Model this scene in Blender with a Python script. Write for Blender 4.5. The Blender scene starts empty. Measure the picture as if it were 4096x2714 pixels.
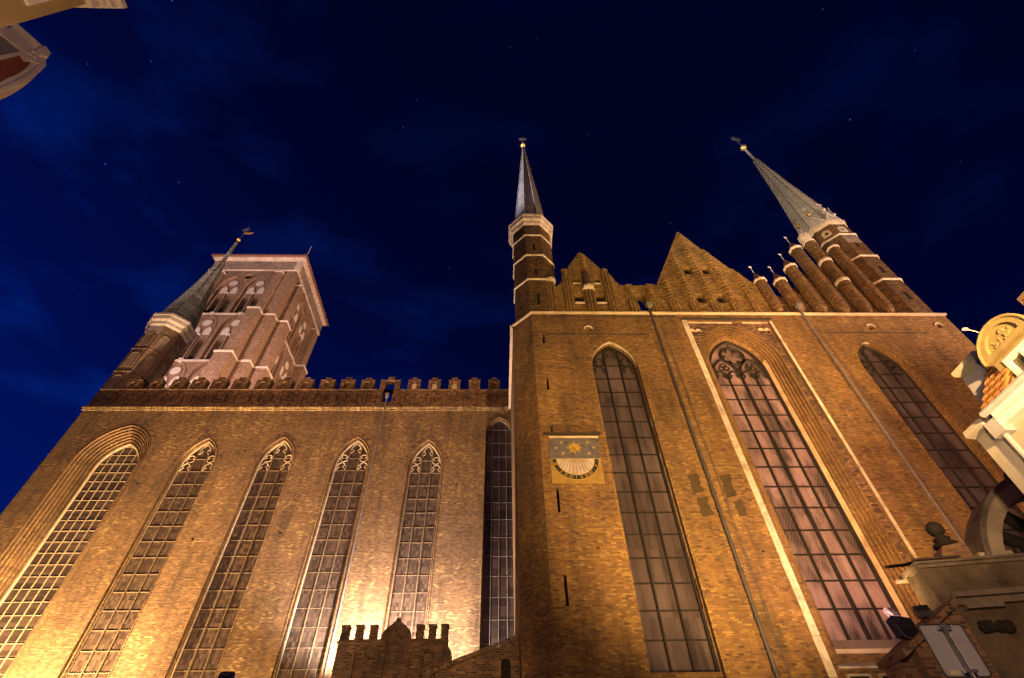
import bpy, bmesh, math, random
import numpy as np
from mathutils import Vector, Matrix
from mathutils.geometry import tessellate_polygon

random.seed(7)
R = math.radians
PI = math.pi
S = bpy.context.scene
COL = S.collection

# ------------------------------------------------------------------ camera
CAM = Vector((0, 0, 1.6))
YAW, PITCH, ROLL, LENS = 0.0366514786, 0.825568197, -0.0233070150, 17.3268
fw = Vector((math.sin(YAW) * math.cos(PITCH), math.cos(YAW) * math.cos(PITCH), math.sin(PITCH)))
rt0 = Vector((math.cos(YAW), -math.sin(YAW), 0))
up0 = rt0.cross(fw)
rt = rt0 * math.cos(ROLL) + up0 * math.sin(ROLL)
up = -rt0 * math.sin(ROLL) + up0 * math.cos(ROLL)
cd = bpy.data.cameras.new('camera')
cam = bpy.data.objects.new('camera', cd)
COL.objects.link(cam)
cd.sensor_width = 36
cd.lens = LENS
cd.clip_start = 0.05
cd.clip_end = 3000
m = Matrix((rt, up, -fw)).transposed().to_4x4()
m.translation = CAM
cam.matrix_world = m
S.camera = cam

# ------------------------------------------------------------------ night sky
W = bpy.data.worlds.new('World')
S.world = W
W.use_nodes = True
wt = W.node_tree
wt.nodes.clear()


def wn(t, **k):
    n = wt.nodes.new(t)
    for a, b in k.items():
        setattr(n, a, b)
    return n


wl = wt.links.new
wo = wn('ShaderNodeOutputWorld')
bg = wn('ShaderNodeBackground')
wl(bg.outputs[0], wo.inputs[0])
tc = wn('ShaderNodeTexCoord')
nv = wn('ShaderNodeVectorMath', operation='NORMALIZE')
wl(tc.outputs['Generated'], nv.inputs[0])
sx = wn('ShaderNodeSeparateXYZ')
wl(nv.outputs[0], sx.inputs[0])


def wmath(op, a, b=None, clamp=False):
    n = wn('ShaderNodeMath', operation=op, use_clamp=clamp)
    for i, v in enumerate((a, b)):
        if v is None:
            continue
        if isinstance(v, (int, float)):
            n.inputs[i].default_value = v
        else:
            wl(v, n.inputs[i])
    return n.outputs[0]


# brightness of the clear night sky: bluest low over the town to the left, near black overhead
g = wmath('MULTIPLY', sx.outputs[2], -1.30)
g = wmath('ADD', g, 1.18)
gx = wmath('MULTIPLY', sx.outputs[0], -0.36)
g = wmath('ADD', g, gx, True)
cr = wn('ShaderNodeValToRGB')
el = cr.color_ramp.elements
el[0].position, el[0].color = 0.0, (0.0003, 0.0010, 0.0140, 1)
el[1].position, el[1].color = 1.0, (0.0006, 0.0075, 0.120, 1)
e = el.new(0.28); e.color = (0.0003, 0.0016, 0.0260, 1)
e = el.new(0.62); e.color = (0.0003, 0.0030, 0.058, 1)
wl(g, cr.inputs[0])
# faint streaky clouds (drawn out by wind)
mp = wn('ShaderNodeMapping')
mp.inputs['Rotation'].default_value = (0.0, 0.35, 0.15)
mp.inputs['Scale'].default_value = (1.3, 3.0, 6.0)
wl(nv.outputs[0], mp.inputs[0])
nz = wn('ShaderNodeTexNoise')
nz.inputs['Scale'].default_value = 1.7
nz.inputs['Detail'].default_value = 3.5
nz.inputs['Roughness'].default_value = 0.5
wl(mp.outputs[0], nz.inputs['Vector'])
cl = wmath('SUBTRACT', nz.outputs[0], 0.49)
cl = wmath('MULTIPLY', cl, 3.2, True)
cl = wmath('MULTIPLY', cl, wmath('ADD', wmath('MULTIPLY', g, 1.25), 0.18))
ccol = wn('ShaderNodeMix', data_type='RGBA', blend_type='ADD')
ccol.inputs[0].default_value = 1
wl(cr.outputs[0], ccol.inputs[6])
cm = wn('ShaderNodeMix', data_type='RGBA', blend_type='MIX')
cm.inputs[6].default_value = (0, 0, 0, 1)
cm.inputs[7].default_value = (0.0004, 0.013, 0.125, 1)
wl(cl, cm.inputs[0])
wl(cm.outputs[2], ccol.inputs[7])
# a few stars (directions on the celestial dome)
acc = None
STARS = [(202, 149, .5), (349, 142, .5), (398, 2, .8), (243, 380, .8), (413, 422, .8), (931, 294, .5), (963, 231, .4), (1038, 619, .4),
         (1178, 110, .3), (1901, 22, .5), (2114, 117, .3), (1964, 277, 1.0), (1359, 311, .3), (1549, 516, .6), (1240, 90, .2), (2219, 374, .2)]
for px, py, b in STARS:
    d = (rt * (px * 1.7312 - 2048) - up * (py * 1.7312 - 1357) + fw * 1971.4).normalized()
    dt = wn('ShaderNodeVectorMath', operation='DOT_PRODUCT')
    wl(nv.outputs[0], dt.inputs[0])
    dt.inputs[1].default_value = d
    s_ = wmath('MULTIPLY', wmath('GREATER_THAN', dt.outputs['Value'], math.cos(R(0.075))), b)
    acc = s_ if acc is None else wmath('ADD', acc, s_)
stc = wn('ShaderNodeMix', data_type='RGBA', blend_type='ADD')
stc.inputs[0].default_value = 1
sm = wn('ShaderNodeMix', data_type='RGBA', blend_type='MIX')
sm.inputs[6].default_value = (0, 0, 0, 1)
sm.inputs[7].default_value = (0.012, 0.055, 0.30, 1)
wl(acc, sm.inputs[0])
wl(ccol.outputs[2], stc.inputs[6])
wl(sm.outputs[2], stc.inputs[7])
wl(stc.outputs[2], bg.inputs[0])
bg.inputs[1].default_value = 1.0

S.view_settings.view_transform = 'Standard'
S.view_settings.look = 'None'
S.view_settings.exposure = 0
S.view_settings.gamma = 1
S.view_settings.use_curve_mapping = False


# ------------------------------------------------------------------ floodlights (the lamps that light the church), street lamps and added fills
def spot(name, loc, target, watt, color, size, blend=0.6, radius=0.15, parent=None):
    ld = bpy.data.lights.new(name, 'SPOT')
    ld.energy = watt
    ld.color = color
    ld.spot_size = R(size)
    ld.spot_blend = blend
    ld.shadow_soft_size = radius
    o = bpy.data.objects.new(name, ld)
    COL.objects.link(o)
    o.location = loc
    o.rotation_euler = (Vector(target) - Vector(loc)).to_track_quat('-Z', 'Y').to_euler()
    return o


SOD = (1.0, 0.60, 0.24)
WARM = (1.0, 0.60, 0.25)
GOLD = (1.0, 0.61, 0.285)
PINK = (1.0, 0.62, 0.42)
LILAC = (1.0, 0.74, 0.80)
# nave front, low lamps near the wall aimed upward
spot('flood_lamp', (-25.2, 29.4, 2.2), (-26.6, 33.4, 9.5), 125000, GOLD, 115, 0.8)
spot('flood_lamp', (-17.6, 28.2, 2.2), (-19.6, 33.4, 13), 17000, GOLD, 110, 0.8)
spot('flood_lamp', (-12.4, 27.6, 2.2), (-14.0, 33.4, 15), 10000, GOLD, 110, 0.8)
spot('flood_lamp', (-9.0, 3.0, 5.0), (-16, 33.4, 33), 60000, (1.0, 0.54, 0.26), 62, 0.9)  # added fill from across the street for upper nave and parapet
# transept front
spot('flood_lamp', (6.5, -2.0, 6.0), (10.5, 22.6, 22.0), 52000, SOD, 68, 1.0)
spot('flood_lamp', (8.4, 14.2, 3.0), (11.3, 22.6, 20.0), 22000, SOD, 100, 1.0)
spot('flood_lamp', (22.5, 12.5, 9.0), (15.5, 22.9, 34), 32000, SOD, 56, 0.9)
spot('flood_lamp', (2.0, -7.0, 11.0), (28, 22.6, 27), 62000, (1.0, 0.47, 0.26), 46, 0.9)
spot('flood_lamp', (15.5, 16.2, 6.0), (23.0, 22.6, 17), 9000, (1.0, 0.52, 0.20), 90, 0.9)
# pale lamp for the right-hand spire
spot('flood_lamp', (-7, -3, 9), (30.5, 24, 53), 88000, (1.0, 0.80, 0.54), 27, 0.7)
# street lamps for the houses right and left, then added fill spots
spot('street_fill_light', (6.5, 4.0, 5.0), (12.0, 9.0, 9.4), 950, (1.0, 0.74, 0.42), 75, 0.9)
spot('street_fill_light', (-3.0, 3.4, 5.0), (-10.5, 2.6, 15.5), 2400, (1.0, 0.62, 0.36), 80, 0.9)
spot('street_fill_light', (1.0, -2.5, 5.5), (8.0, 10.0, 4.5), 2300, (1.0, 0.66, 0.42), 70, 0.9)  # added fill for the road sign and gateway
spot('street_fill_light', (-3.0, 7.0, 4.5), (-4.0, 29.0, 7.5), 11000, (1.0, 0.58, 0.24), 40, 0.9)  # added fill to lift the porch front
spot('street_fill_light', (4.5, 2.0, 5.0), (13.0, 12.5, 6.6), 1500, (1.0, 0.60, 0.30), 44, 0.9)  # extra spot added to brighten the gateway
spot('street_fill_light', (0.5, 4.0, 4.5), (5.0, 22.6, 5.5), 3600, (1.0, 0.58, 0.22), 56, 1.0)  # added fill for the dark foot of the transept
# pinkish lamps far right and far left for the turrets
spot('flood_lamp', (58, 6, 14), (31, 24, 40), 150000, PINK, 50, 0.6)
spot('flood_lamp', (-44, 18, 18), (2.9, 24, 56), 600000, (0.92, 0.88, 1.0), 19, 0.6)
# lamps that light the tower and the far turret
spot('flood_lamp', (-60, -12, 20), (-43, 48, 58), 260000, (1.0, 0.68, 0.55), 30, 0.6)
spot('flood_lamp', (-39, 38, 33), (-41.5, 49.4, 54), 30000, (1.0, 0.60, 0.46), 125, 0.8)
spot('flood_lamp', (2, 41, 34), (-34.7, 56.5, 56), 190000, (1.0, 0.56, 0.33), 60, 0.8)

# ------------------------------------------------------------------ materials
MATS = {}


def mat(name):
    mt = bpy.data.materials.new(name)
    mt.use_nodes = True
    nt = mt.node_tree
    nt.nodes.clear()
    out = nt.nodes.new('ShaderNodeOutputMaterial')
    bs = nt.nodes.new('ShaderNodeBsdfPrincipled')
    nt.links.new(bs.outputs[0], out.inputs[0])
    MATS[name] = mt
    return mt, nt, bs


class NB:
    """small node helper"""

    def __init__(s, nt):
        s.nt = nt

    def n(s, t, **k):
        x = s.nt.nodes.new(t)
        for a, b in k.items():
            setattr(x, a, b)
        return x

    def l(s, a, b):
        s.nt.links.new(a, b)

    def m(s, op, a, b=None, c=None, clamp=False):
        x = s.n('ShaderNodeMath', operation=op, use_clamp=clamp)
        for i, v in enumerate((a, b, c)):
            if v is None:
                continue
            if isinstance(v, (int, float)):
                x.inputs[i].default_value = v
            else:
                s.l(v, x.inputs[i])
        return x.outputs[0]

    def mix(s, f, a, b, bt='MIX'):
        x = s.n('ShaderNodeMix', data_type='RGBA', blend_type=bt)
        for i, v in ((0, f), (6, a), (7, b)):
            if isinstance(v, (int, float)):
                x.inputs[i].default_value = v
            elif isinstance(v, tuple):
                x.inputs[i].default_value = (*v, 1)
            else:
                s.l(v, x.inputs[i])
        return x.outputs[2]

    def ramp(s, f, stops):
        x = s.n('ShaderNodeValToRGB')
        e = x.color_ramp.elements
        e[0].position, e[0].color = stops[0][0], (*stops[0][1], 1)
        e[1].position, e[1].color = stops[-1][0], (*stops[-1][1], 1)
        for p, c in stops[1:-1]:
            q = e.new(p)
            q.color = (*c, 1)
        s.l(f, x.inputs[0])
        return x.outputs[0]

    def noise(s, vec, scale, detail=4, rough=0.6):
        x = s.n('ShaderNodeTexNoise')
        x.inputs['Scale'].default_value = scale
        x.inputs['Detail'].default_value = detail
        x.inputs['Roughness'].default_value = rough
        s.l(vec, x.inputs['Vector'])
        return x.outputs[0]

    def wallcoords(s):
        """(along the wall, up) in metres for any upright face"""
        ge = s.n('ShaderNodeNewGeometry')
        sn = s.n('ShaderNodeSeparateXYZ')
        s.l(ge.outputs['True Normal'], sn.inputs[0])
        sp = s.n('ShaderNodeSeparateXYZ')
        s.l(ge.outputs['Position'], sp.inputs[0])
        t1 = s.m('MULTIPLY', sp.outputs[0], s.m('MULTIPLY', sn.outputs[1], -1.0))
        t2 = s.m('MULTIPLY', sp.outputs[1], sn.outputs[0])
        nz_ = s.m('ABSOLUTE', sn.outputs[2])
        u = s.m('ADD', s.m('ADD', t1, t2), s.m('MULTIPLY', nz_, sp.outputs[0]))
        v = s.m('ADD', sp.outputs[2], s.m('MULTIPLY', nz_, sp.outputs[1]))
        c = s.n('ShaderNodeCombineXYZ')
        s.l(u, c.inputs[0])
        s.l(v, c.inputs[1])
        return c.outputs[0], ge.outputs['Position']


def brick_mat(name, stops, mortar, bw=0.30, bh=0.115, ms=0.012, stain=0.5, staincol=(0.03, 0.022, 0.015), bump=0.6, warp=0.02, patch=0.25, stscale=0.35):
    mt, nt, bs = mat(name)
    b = NB(nt)
    uv, pos = b.wallcoords()
    wn_ = b.n('ShaderNodeTexNoise')
    wn_.inputs['Scale'].default_value = 1.3
    b.l(uv, wn_.inputs['Vector'])
    off = b.n('ShaderNodeVectorMath', operation='SUBTRACT')
    b.l(wn_.outputs['Color'], off.inputs[0])
    off.inputs[1].default_value = (.5, .5, .5)
    sc = b.n('ShaderNodeVectorMath', operation='SCALE')
    b.l(off.outputs[0], sc.inputs[0])
    sc.inputs['Scale'].default_value = warp * 4
    ad = b.n('ShaderNodeVectorMath', operation='ADD')
    b.l(uv, ad.inputs[0])
    b.l(sc.outputs[0], ad.inputs[1])
    bt = b.n('ShaderNodeTexBrick')
    bt.inputs['Color1'].default_value = (0, 0, 0, 1)
    bt.inputs['Color2'].default_value = (1, 1, 1, 1)
    bt.inputs['Mortar'].default_value = (.5, .5, .5, 1)
    bt.inputs['Scale'].default_value = 1
    bt.inputs['Mortar Size'].default_value = ms
    bt.inputs['Mortar Smooth'].default_value = 0.3
    bt.inputs['Brick Width'].default_value = bw
    bt.inputs['Row Height'].default_value = bh
    b.l(ad.outputs[0], bt.inputs['Vector'])
    rnd = b.n('ShaderNodeSeparateColor')
    b.l(bt.outputs['Color'], rnd.inputs[0])
    fac = rnd.outputs[0]
    # whole areas tend lighter or darker (repairs, different firings)
    big = b.noise(pos, stscale, 5, 0.65)
    fac2 = b.m('ADD', fac, b.m('MULTIPLY', b.m('SUBTRACT', big, 0.5), patch * 2.6), clamp=True)
    bm_ = b.n('ShaderNodeMapping')
    bm_.inputs['Scale'].default_value = (0.16, 0.16, 1.5)
    b.l(pos, bm_.inputs[0])
    band = b.noise(bm_.outputs[0], 1.0, 5, 0.65)
    fac2 = b.m('ADD', fac2, b.m('MULTIPLY', b.m('SUBTRACT', band, 0.5), 0.75), clamp=True)
    grime = b.noise(pos, 6.0, 6, 0.7)
    colr = b.ramp(fac2, stops)
    colr = b.mix(b.m('MULTIPLY', grime, 0.45), colr, (0.06, 0.04, 0.025))
    mor = b.mix(grime, mortar, tuple(c * .45 for c in mortar))
    colr = b.mix(bt.outputs['Fac'], colr, mor)
    # soot running down the wall
    mpn = b.n('ShaderNodeMapping')
    mpn.inputs['Scale'].default_value = (1.0, 1.0, 0.22)
    b.l(pos, mpn.inputs[0])
    st = b.noise(mpn.outputs[0], 0.9, 7, 0.7)
    stf = b.m('MULTIPLY', b.m('SUBTRACT', st, 0.46, clamp=True), 3.2 * stain, clamp=True)
    colr = b.mix(stf, colr, staincol)
    b.l(colr, bs.inputs['Base Color'])
    bs.inputs['Roughness'].default_value = 0.85
    bs.inputs['Specular IOR Level'].default_value = 0.25
    h = b.m('MULTIPLY', b.m('SUBTRACT', 1.0, bt.outputs['Fac']), 0.75)
    h = b.m('ADD', h, b.m('MULTIPLY', fac, 0.55))
    h = b.m('ADD', h, b.m('MULTIPLY', grime, 0.9))
    bp = b.n('ShaderNodeBump')
    bp.inputs['Strength'].default_value = bump
    bp.inputs['Distance'].default_value = 0.03
    b.l(h, bp.inputs['Height'])
    b.l(bp.outputs[0], bs.inputs['Normal'])
    return mt


NAVE_ST = [(0.0, (0.10, 0.054, 0.021)), (0.35, (0.165, 0.089, 0.034)), (0.7, (0.215, 0.120, 0.046)), (0.92, (0.26, 0.155, 0.058)), (1.0, (0.40, 0.27, 0.095))]
TRAN_ST = [(0.0, (0.095, 0.045, 0.015)), (0.15, (0.165, 0.082, 0.023)), (0.55, (0.225, 0.117, 0.031)), (0.9, (0.275, 0.150, 0.039)), (1.0, (0.36, 0.215, 0.058))]
TOW_ST = [(0.0, (0.075, 0.044, 0.029)), (0.4, (0.15, 0.088, 0.056)), (0.8, (0.205, 0.124, 0.079)), (1.0, (0.28, 0.19, 0.125))]
DARK_ST = [(0.0, (0.045, 0.025, 0.016)), (0.4, (0.14, 0.074, 0.042)), (0.8, (0.24, 0.13, 0.07)), (1.0, (0.34, 0.20, 0.10))]
brick_mat('nave_brick', NAVE_ST, (0.17, 0.125, 0.085), bump=1.0, stain=0.95, warp=0.010, bw=.25, bh=.097, patch=.45, stscale=.28)
brick_mat('transept_brick', TRAN_ST, (0.17, 0.115, 0.07), bump=0.6, stain=0.9, patch=0.45, bh=0.09, bw=0.25, ms=.010, warp=.008, stscale=.3)
brick_mat('cornice_brick', [(0, (.07,.042,.017)), (.5,(.20,.125,.05)), (1,(.46,.33,.15))], (0.16, 0.115, 0.06), bump=1.0, stain=0.5, bw=.12, bh=.2)
brick_mat('tower_brick', TOW_ST, (0.30, 0.22, 0.18), bump=0.4, stain=0.3, patch=0.2, ms=0.014)
brick_mat('parapet_brick', DARK_ST, (0.12, 0.08, 0.05), bump=0.9, stain=0.7, patch=0.3)
brick_mat('gable_brick', [(0.0, (0.10, 0.052, 0.015)), (0.2, (0.19, 0.105, 0.026)), (0.6, (0.275, 0.162, 0.038)), (1.0, (0.38, 0.235, 0.06))], (0.16, 0.105, 0.05), bump=0.9, stain=0.5, patch=0.35)
brick_mat('pinnacle_brick', [(0.0, (0.05, 0.024, 0.009)), (0.3, (0.105, 0.054, 0.017)), (0.7, (0.165, 0.088, 0.028)), (1.0, (0.25, 0.145, 0.045))], (0.11, 0.07, 0.035), bump=1.0, stain=0.7, patch=0.4)
brick_mat('porch_brick', DARK_ST, (0.24, 0.18, 0.13), bump=0.9, stain=0.75, ms=0.016, bh=0.10, bw=0.28)
brick_mat('chimney_brick', [(0.0, (0.08, 0.035, 0.02)), (0.5, (0.26, 0.10, 0.05)), (1.0, (0.38, 0.19, 0.08))], (0.30, 0.24, 0.19), bw=0.27, bh=0.085, ms=0.012, stain=0.35, bump=0.8, warp=0.008)


def rough_mat(name, c1, c2, scale=2.5, rough=0.8, bump=0.3, stain=None, stainf=0.0, metallic=0.0, bdist=0.02, spec=0.3, streak=1.0):
    mt, nt, bs = mat(name)
    b = NB(nt)
    ge = b.n('ShaderNodeNewGeometry')
    pos = ge.outputs['Position']
    n1 = b.noise(pos, scale, 7, 0.68)
    f = b.m('MULTIPLY', b.m('SUBTRACT', n1, 0.28), 2.2, clamp=True)
    c = b.mix(f, c1, c2)
    if stain:
        mpn = b.n('ShaderNodeMapping')
        mpn.inputs['Scale'].default_value = (1, 1, 1.0 / streak)
        b.l(pos, mpn.inputs[0])
        n2 = b.noise(mpn.outputs[0], scale * 0.45, 6, 0.7)
        c = b.mix(b.m('MULTIPLY', b.m('SUBTRACT', n2, 0.48, clamp=True), 6 * stainf, clamp=True), c, stain)
    b.l(c, bs.inputs['Base Color'])
    bs.inputs['Roughness'].default_value = rough
    bs.inputs['Metallic'].default_value = metallic
    bs.inputs['Specular IOR Level'].default_value = spec
    if bump:
        bp = b.n('ShaderNodeBump')
        bp.inputs['Strength'].default_value = bump
        bp.inputs['Distance'].default_value = bdist
        b.l(n1, bp.inputs['Height'])
        b.l(bp.outputs[0], bs.inputs['Normal'])
    return mt


rough_mat('white_stone', (0.38, 0.30, 0.21), (0.62, 0.53, 0.40), 3.0, stain=(0.12, 0.09, 0.06), stainf=0.5, bump=0.5)
rough_mat('tracery_stone', (0.27, 0.21, 0.14), (0.44, 0.36, 0.26), 3.0, stain=(0.14, 0.10, 0.06), stainf=0.4, bump=0.4)
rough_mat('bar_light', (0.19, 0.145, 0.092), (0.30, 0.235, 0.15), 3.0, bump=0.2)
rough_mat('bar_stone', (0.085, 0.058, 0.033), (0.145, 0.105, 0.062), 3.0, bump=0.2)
rough_mat('dark_tracery', (0.009, 0.0065, 0.005), (0.021, 0.015, 0.011), 3.0, bump=0.4, rough=0.6)
rough_mat('jamb_plaster', (0.36, 0.25, 0.13), (0.50, 0.36, 0.20), 2.0, stain=(0.12, 0.07, 0.03), stainf=0.5, bump=0.25)
rough_mat('white_plaster', (0.32, 0.29, 0.275), (0.43, 0.39, 0.37), 2.0, bump=0.1)
rough_mat('tower_stone', (0.36, 0.31, 0.28), (0.52, 0.46, 0.42), 1.5, stain=(0.2, 0.15, 0.12), stainf=0.5, bump=0.3)
rough_mat('frieze_stone', (0.16, 0.12, 0.095), (0.27, 0.21, 0.17), 1.2, stain=(0.06, 0.04, 0.03), stainf=0.5, bump=0.4)
rough_mat('black_void', (0.004, 0.003, 0.002), (0.008, 0.006, 0.004), 2.0, bump=0)  # black colour stands in for the unlit depth of openings
rough_mat('soot_wood', (0.03, 0.022, 0.016), (0.06, 0.045, 0.03), 4.0, bump=0.3)
rough_mat('lead_pipe', (0.085, 0.072, 0.066), (0.16, 0.14, 0.13), 3.0, rough=0.5, bump=0.1, spec=0.5)
rough_mat('dark_pipe', (0.035, 0.029, 0.025), (0.08, 0.068, 0.06), 3.0, rough=0.45, bump=0.1, spec=0.5)
rough_mat('zinc', (0.38, 0.36, 0.34), (0.55, 0.52, 0.50), 3.0, rough=0.5, bump=0.1, spec=0.5)
rough_mat('gilding', (0.60, 0.36, 0.08), (0.80, 0.52, 0.14), 5.0, rough=0.35, bump=0.1, metallic=0.7)
rough_mat('wrought_iron', (0.05, 0.04, 0.045), (0.12, 0.10, 0.11), 5.0, rough=0.6, bump=0.1)
rough_mat('pale_iron', (0.45, 0.40, 0.40), (0.60, 0.55, 0.55), 5.0, rough=0.6, bump=0.1)
rough_mat('ochre_render', (0.34, 0.235, 0.10), (0.42, 0.30, 0.14), 1.5, bump=0.15, stain=(0.22, 0.15, 0.06), stainf=0.3)
rough_mat('pale_stucco', (0.66, 0.56, 0.47), (0.76, 0.66, 0.56), 2.0, bump=0.12, stain=(0.42, 0.34, 0.26), stainf=0.3)
rough_mat('grey_render', (0.22, 0.19, 0.17), (0.27, 0.24, 0.21), 2.0, bump=0.1)
rough_mat('red_render', (0.24, 0.065, 0.035), (0.30, 0.085, 0.045), 2.0, bump=0.1)
rough_mat('cream_stucco', (0.48, 0.41, 0.29), (0.62, 0.55, 0.41), 2.5, bump=0.4, stain=(0.4, 0.32, 0.2), stainf=0.25)
rough_mat('gold_stucco', (0.26, 0.19, 0.07), (0.38, 0.29, 0.12), 4.0, bump=0.5, stain=(0.24, 0.17, 0.06), stainf=0.3)
rough_mat('white_paint', (0.78, 0.75, 0.68), (0.84, 0.81, 0.75), 2.0, rough=0.5, bump=0.05)
rough_mat('old_render', (0.10, 0.07, 0.042), (0.21, 0.15, 0.092), 1.4, bump=0.5, stain=(0.045, 0.03, 0.02), stainf=0.8, bdist=0.04)
rough_mat('gate_stone', (0.14, 0.105, 0.075), (0.26, 0.20, 0.14), 2.0, bump=0.5, stain=(0.06, 0.045, 0.03), stainf=0.7)
rough_mat('sandstone', (0.42, 0.32, 0.20), (0.58, 0.46, 0.31), 1.6, bump=0.3, stain=(0.16, 0.11, 0.07), stainf=0.4)
rough_mat('dark_sculpture', (0.014, 0.010, 0.008), (0.032, 0.024, 0.018), 4.0, bump=0.6)
rough_mat('dark_plaster', (0.035, 0.022, 0.009), (0.075, 0.048, 0.02), 2.5, bump=0.5)
rough_mat('sign_back', (0.36, 0.33, 0.32), (0.43, 0.40, 0.39), 1.2, rough=0.45, bump=0.03, spec=0.5)
rough_mat('galvanised', (0.50, 0.48, 0.47), (0.68, 0.66, 0.64), 6.0, rough=0.25, bump=0.05, metallic=0.85)
rough_mat('black_housing', (0.012, 0.010, 0.010), (0.020, 0.017, 0.016), 5.0, rough=0.4, bump=0.03, spec=0.5)
rough_mat('paper_label', (0.55, 0.45, 0.25), (0.7, 0.58, 0.34), 8.0, bump=0.05)
rough_mat('roof_tile', (0.42, 0.17, 0.05), (0.62, 0.30, 0.09), 3.0, rough=0.45, bump=0.2, spec=0.5)
rough_mat('dark_tile', (0.05, 0.028, 0.02), (0.11, 0.06, 0.04), 3.0, rough=0.6, bump=0.3)
rough_mat('eave_tile', (0.13, 0.065, 0.045), (0.20, 0.10, 0.07), 3.0, bump=0.2)
rough_mat('cobbles', (0.06, 0.055, 0.05), (0.14, 0.125, 0.11), 6.0, bump=0.8, bdist=0.05)
rough_mat('leaf_green', (0.030, 0.055, 0.012), (0.075, 0.12, 0.022), 6.0, rough=0.6, bump=0)
rough_mat('twig', (0.05, 0.035, 0.02), (0.09, 0.065, 0.04), 6.0, bump=0.2)
rough_mat('dial_grey', (0.065, 0.06, 0.063), (0.12, 0.11, 0.115), 3.0, bump=0.3, stain=(0.06, 0.05, 0.047), stainf=0.9, streak=0.5)
rough_mat('dial_ochre', (0.22, 0.135, 0.03), (0.30, 0.19, 0.045), 2.0, bump=0.2, stain=(0.14, 0.085, 0.025), stainf=0.5)
rough_mat('dial_face', (0.30, 0.24, 0.19), (0.46, 0.38, 0.31), 3.0, bump=0.2, stain=(0.26, 0.18, 0.11), stainf=0.7)
rough_mat('dial_black', (0.018, 0.013, 0.010), (0.032, 0.025, 0.02), 5.0, bump=0.1)
rough_mat('gold_paint', (0.26, 0.165, 0.028), (0.38, 0.25, 0.05), 5.0, rough=0.5, bump=0.1)


def pane_mat(name, base, line, pw, ph, lw, rough=0.35, mesh=False, var=0.95, reflect=0.0, reflect_col=None, spec=0.5):
    mt, nt, bs = mat(name)
    b = NB(nt)
    uv, pos = b.wallcoords()
    bt = b.n('ShaderNodeTexBrick')
    bt.offset = 0.0
    bt.inputs['Color1'].default_value = (0, 0, 0, 1)
    bt.inputs['Color2'].default_value = (1, 1, 1, 1)
    bt.inputs['Scale'].default_value = 1
    bt.inputs['Mortar Size'].default_value = lw
    bt.inputs['Mortar Smooth'].default_value = 0.2
    bt.inputs['Brick Width'].default_value = pw
    bt.inputs['Row Height'].default_value = ph
    b.l(uv, bt.inputs['Vector'])
    sc = b.n('ShaderNodeSeparateColor')
    b.l(bt.outputs['Color'], sc.inputs[0])
    f = b.m('ADD', 1 - var * .5, b.m('MULTIPLY', sc.outputs[0], var))
    v = b.n('ShaderNodeVectorMath', operation='SCALE')
    v.inputs[0].default_value = base
    b.l(f, v.inputs['Scale'])
    c = v.outputs[0]
    if reflect:  # pale blotches in the colour stand in for reflections on the glass
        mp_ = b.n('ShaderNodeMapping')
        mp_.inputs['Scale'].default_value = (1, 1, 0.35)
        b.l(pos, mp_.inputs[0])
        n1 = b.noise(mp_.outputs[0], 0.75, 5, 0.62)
        c = b.mix(b.m('MULTIPLY', b.m('SUBTRACT', n1, 0.42, clamp=True), reflect * 4, clamp=True), c, reflect_col)
    c = b.mix(bt.outputs['Fac'], c, line)
    if mesh:
        su = b.n('ShaderNodeSeparateXYZ')
        b.l(uv, su.inputs[0])
        tot = None
        for sgn in (1, -1):
            d = b.m('ADD', b.m('MULTIPLY', su.outputs[0], 6.2), b.m('MULTIPLY', su.outputs[1], 3.1 * sgn))
            fr = b.m('ABSOLUTE', b.m('SUBTRACT', b.m('FRACT', d), 0.5))
            ln = b.m('GREATER_THAN', fr, 0.43)
            tot = ln if tot is None else b.m('MAXIMUM', tot, ln)
        c = b.mix(b.m('MULTIPLY', tot, 0.55), c, mesh)
    b.l(c, bs.inputs['Base Color'])
    bs.inputs['Roughness'].default_value = rough
    bs.inputs['Specular IOR Level'].default_value = spec
    nn_ = b.noise(pos, 3.0, 3, 0.5)
    bp = b.n('ShaderNodeBump')
    bp.inputs['Strength'].default_value = 0.7
    bp.inputs['Distance'].default_value = 0.03
    b.l(b.m('ADD', b.m('MULTIPLY', sc.outputs[0], 0.5), nn_),bp.inputs['Height'])
    b.l(b.m('ADD', b.m('ADD', b.m('MULTIPLY', sc.outputs[0], 0.6), nn_), b.m('MULTIPLY', bt.outputs['Fac'], 0.4)), bp.inputs['Height'])
    b.l(bp.outputs[0], bs.inputs['Normal'])
    return mt


pane_mat('nave_glass', (0.055, 0.037, 0.025), (0.030, 0.022, 0.016), 0.168, 0.275, 0.010, rough=0.32)
pane_mat('slat_glass', (0.052, 0.036, 0.025), (0.028, 0.020, 0.015), 2.0, 0.26, 0.012, rough=0.32)
pane_mat('dark_glass', (0.035, 0.024, 0.020), (0.018, 0.012, 0.010), 0.5, 0.6, 0.010, rough=0.3)
pane_mat('mesh_glass', (0.043, 0.031, 0.028), (0.046, 0.033, 0.028), 0.19, 3.0, 0.006, rough=0.30, mesh=(0.07, 0.05, 0.04), reflect=0.8, reflect_col=(0.125, 0.092, 0.085))
pane_mat('rose_glass', (0.045, 0.032, 0.029), (0.06, 0.042, 0.037), 0.18, 3.0, 0.006, rough=0.30, mesh=(0.20, 0.145, 0.12), reflect=1.5, reflect_col=(0.26, 0.165, 0.165))
pane_mat('house_glass', (0.10, 0.085, 0.05), (0.05, 0.04, 0.03), 3.0, 3.0, 0.0, rough=0.08, spec=0.6)


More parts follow.
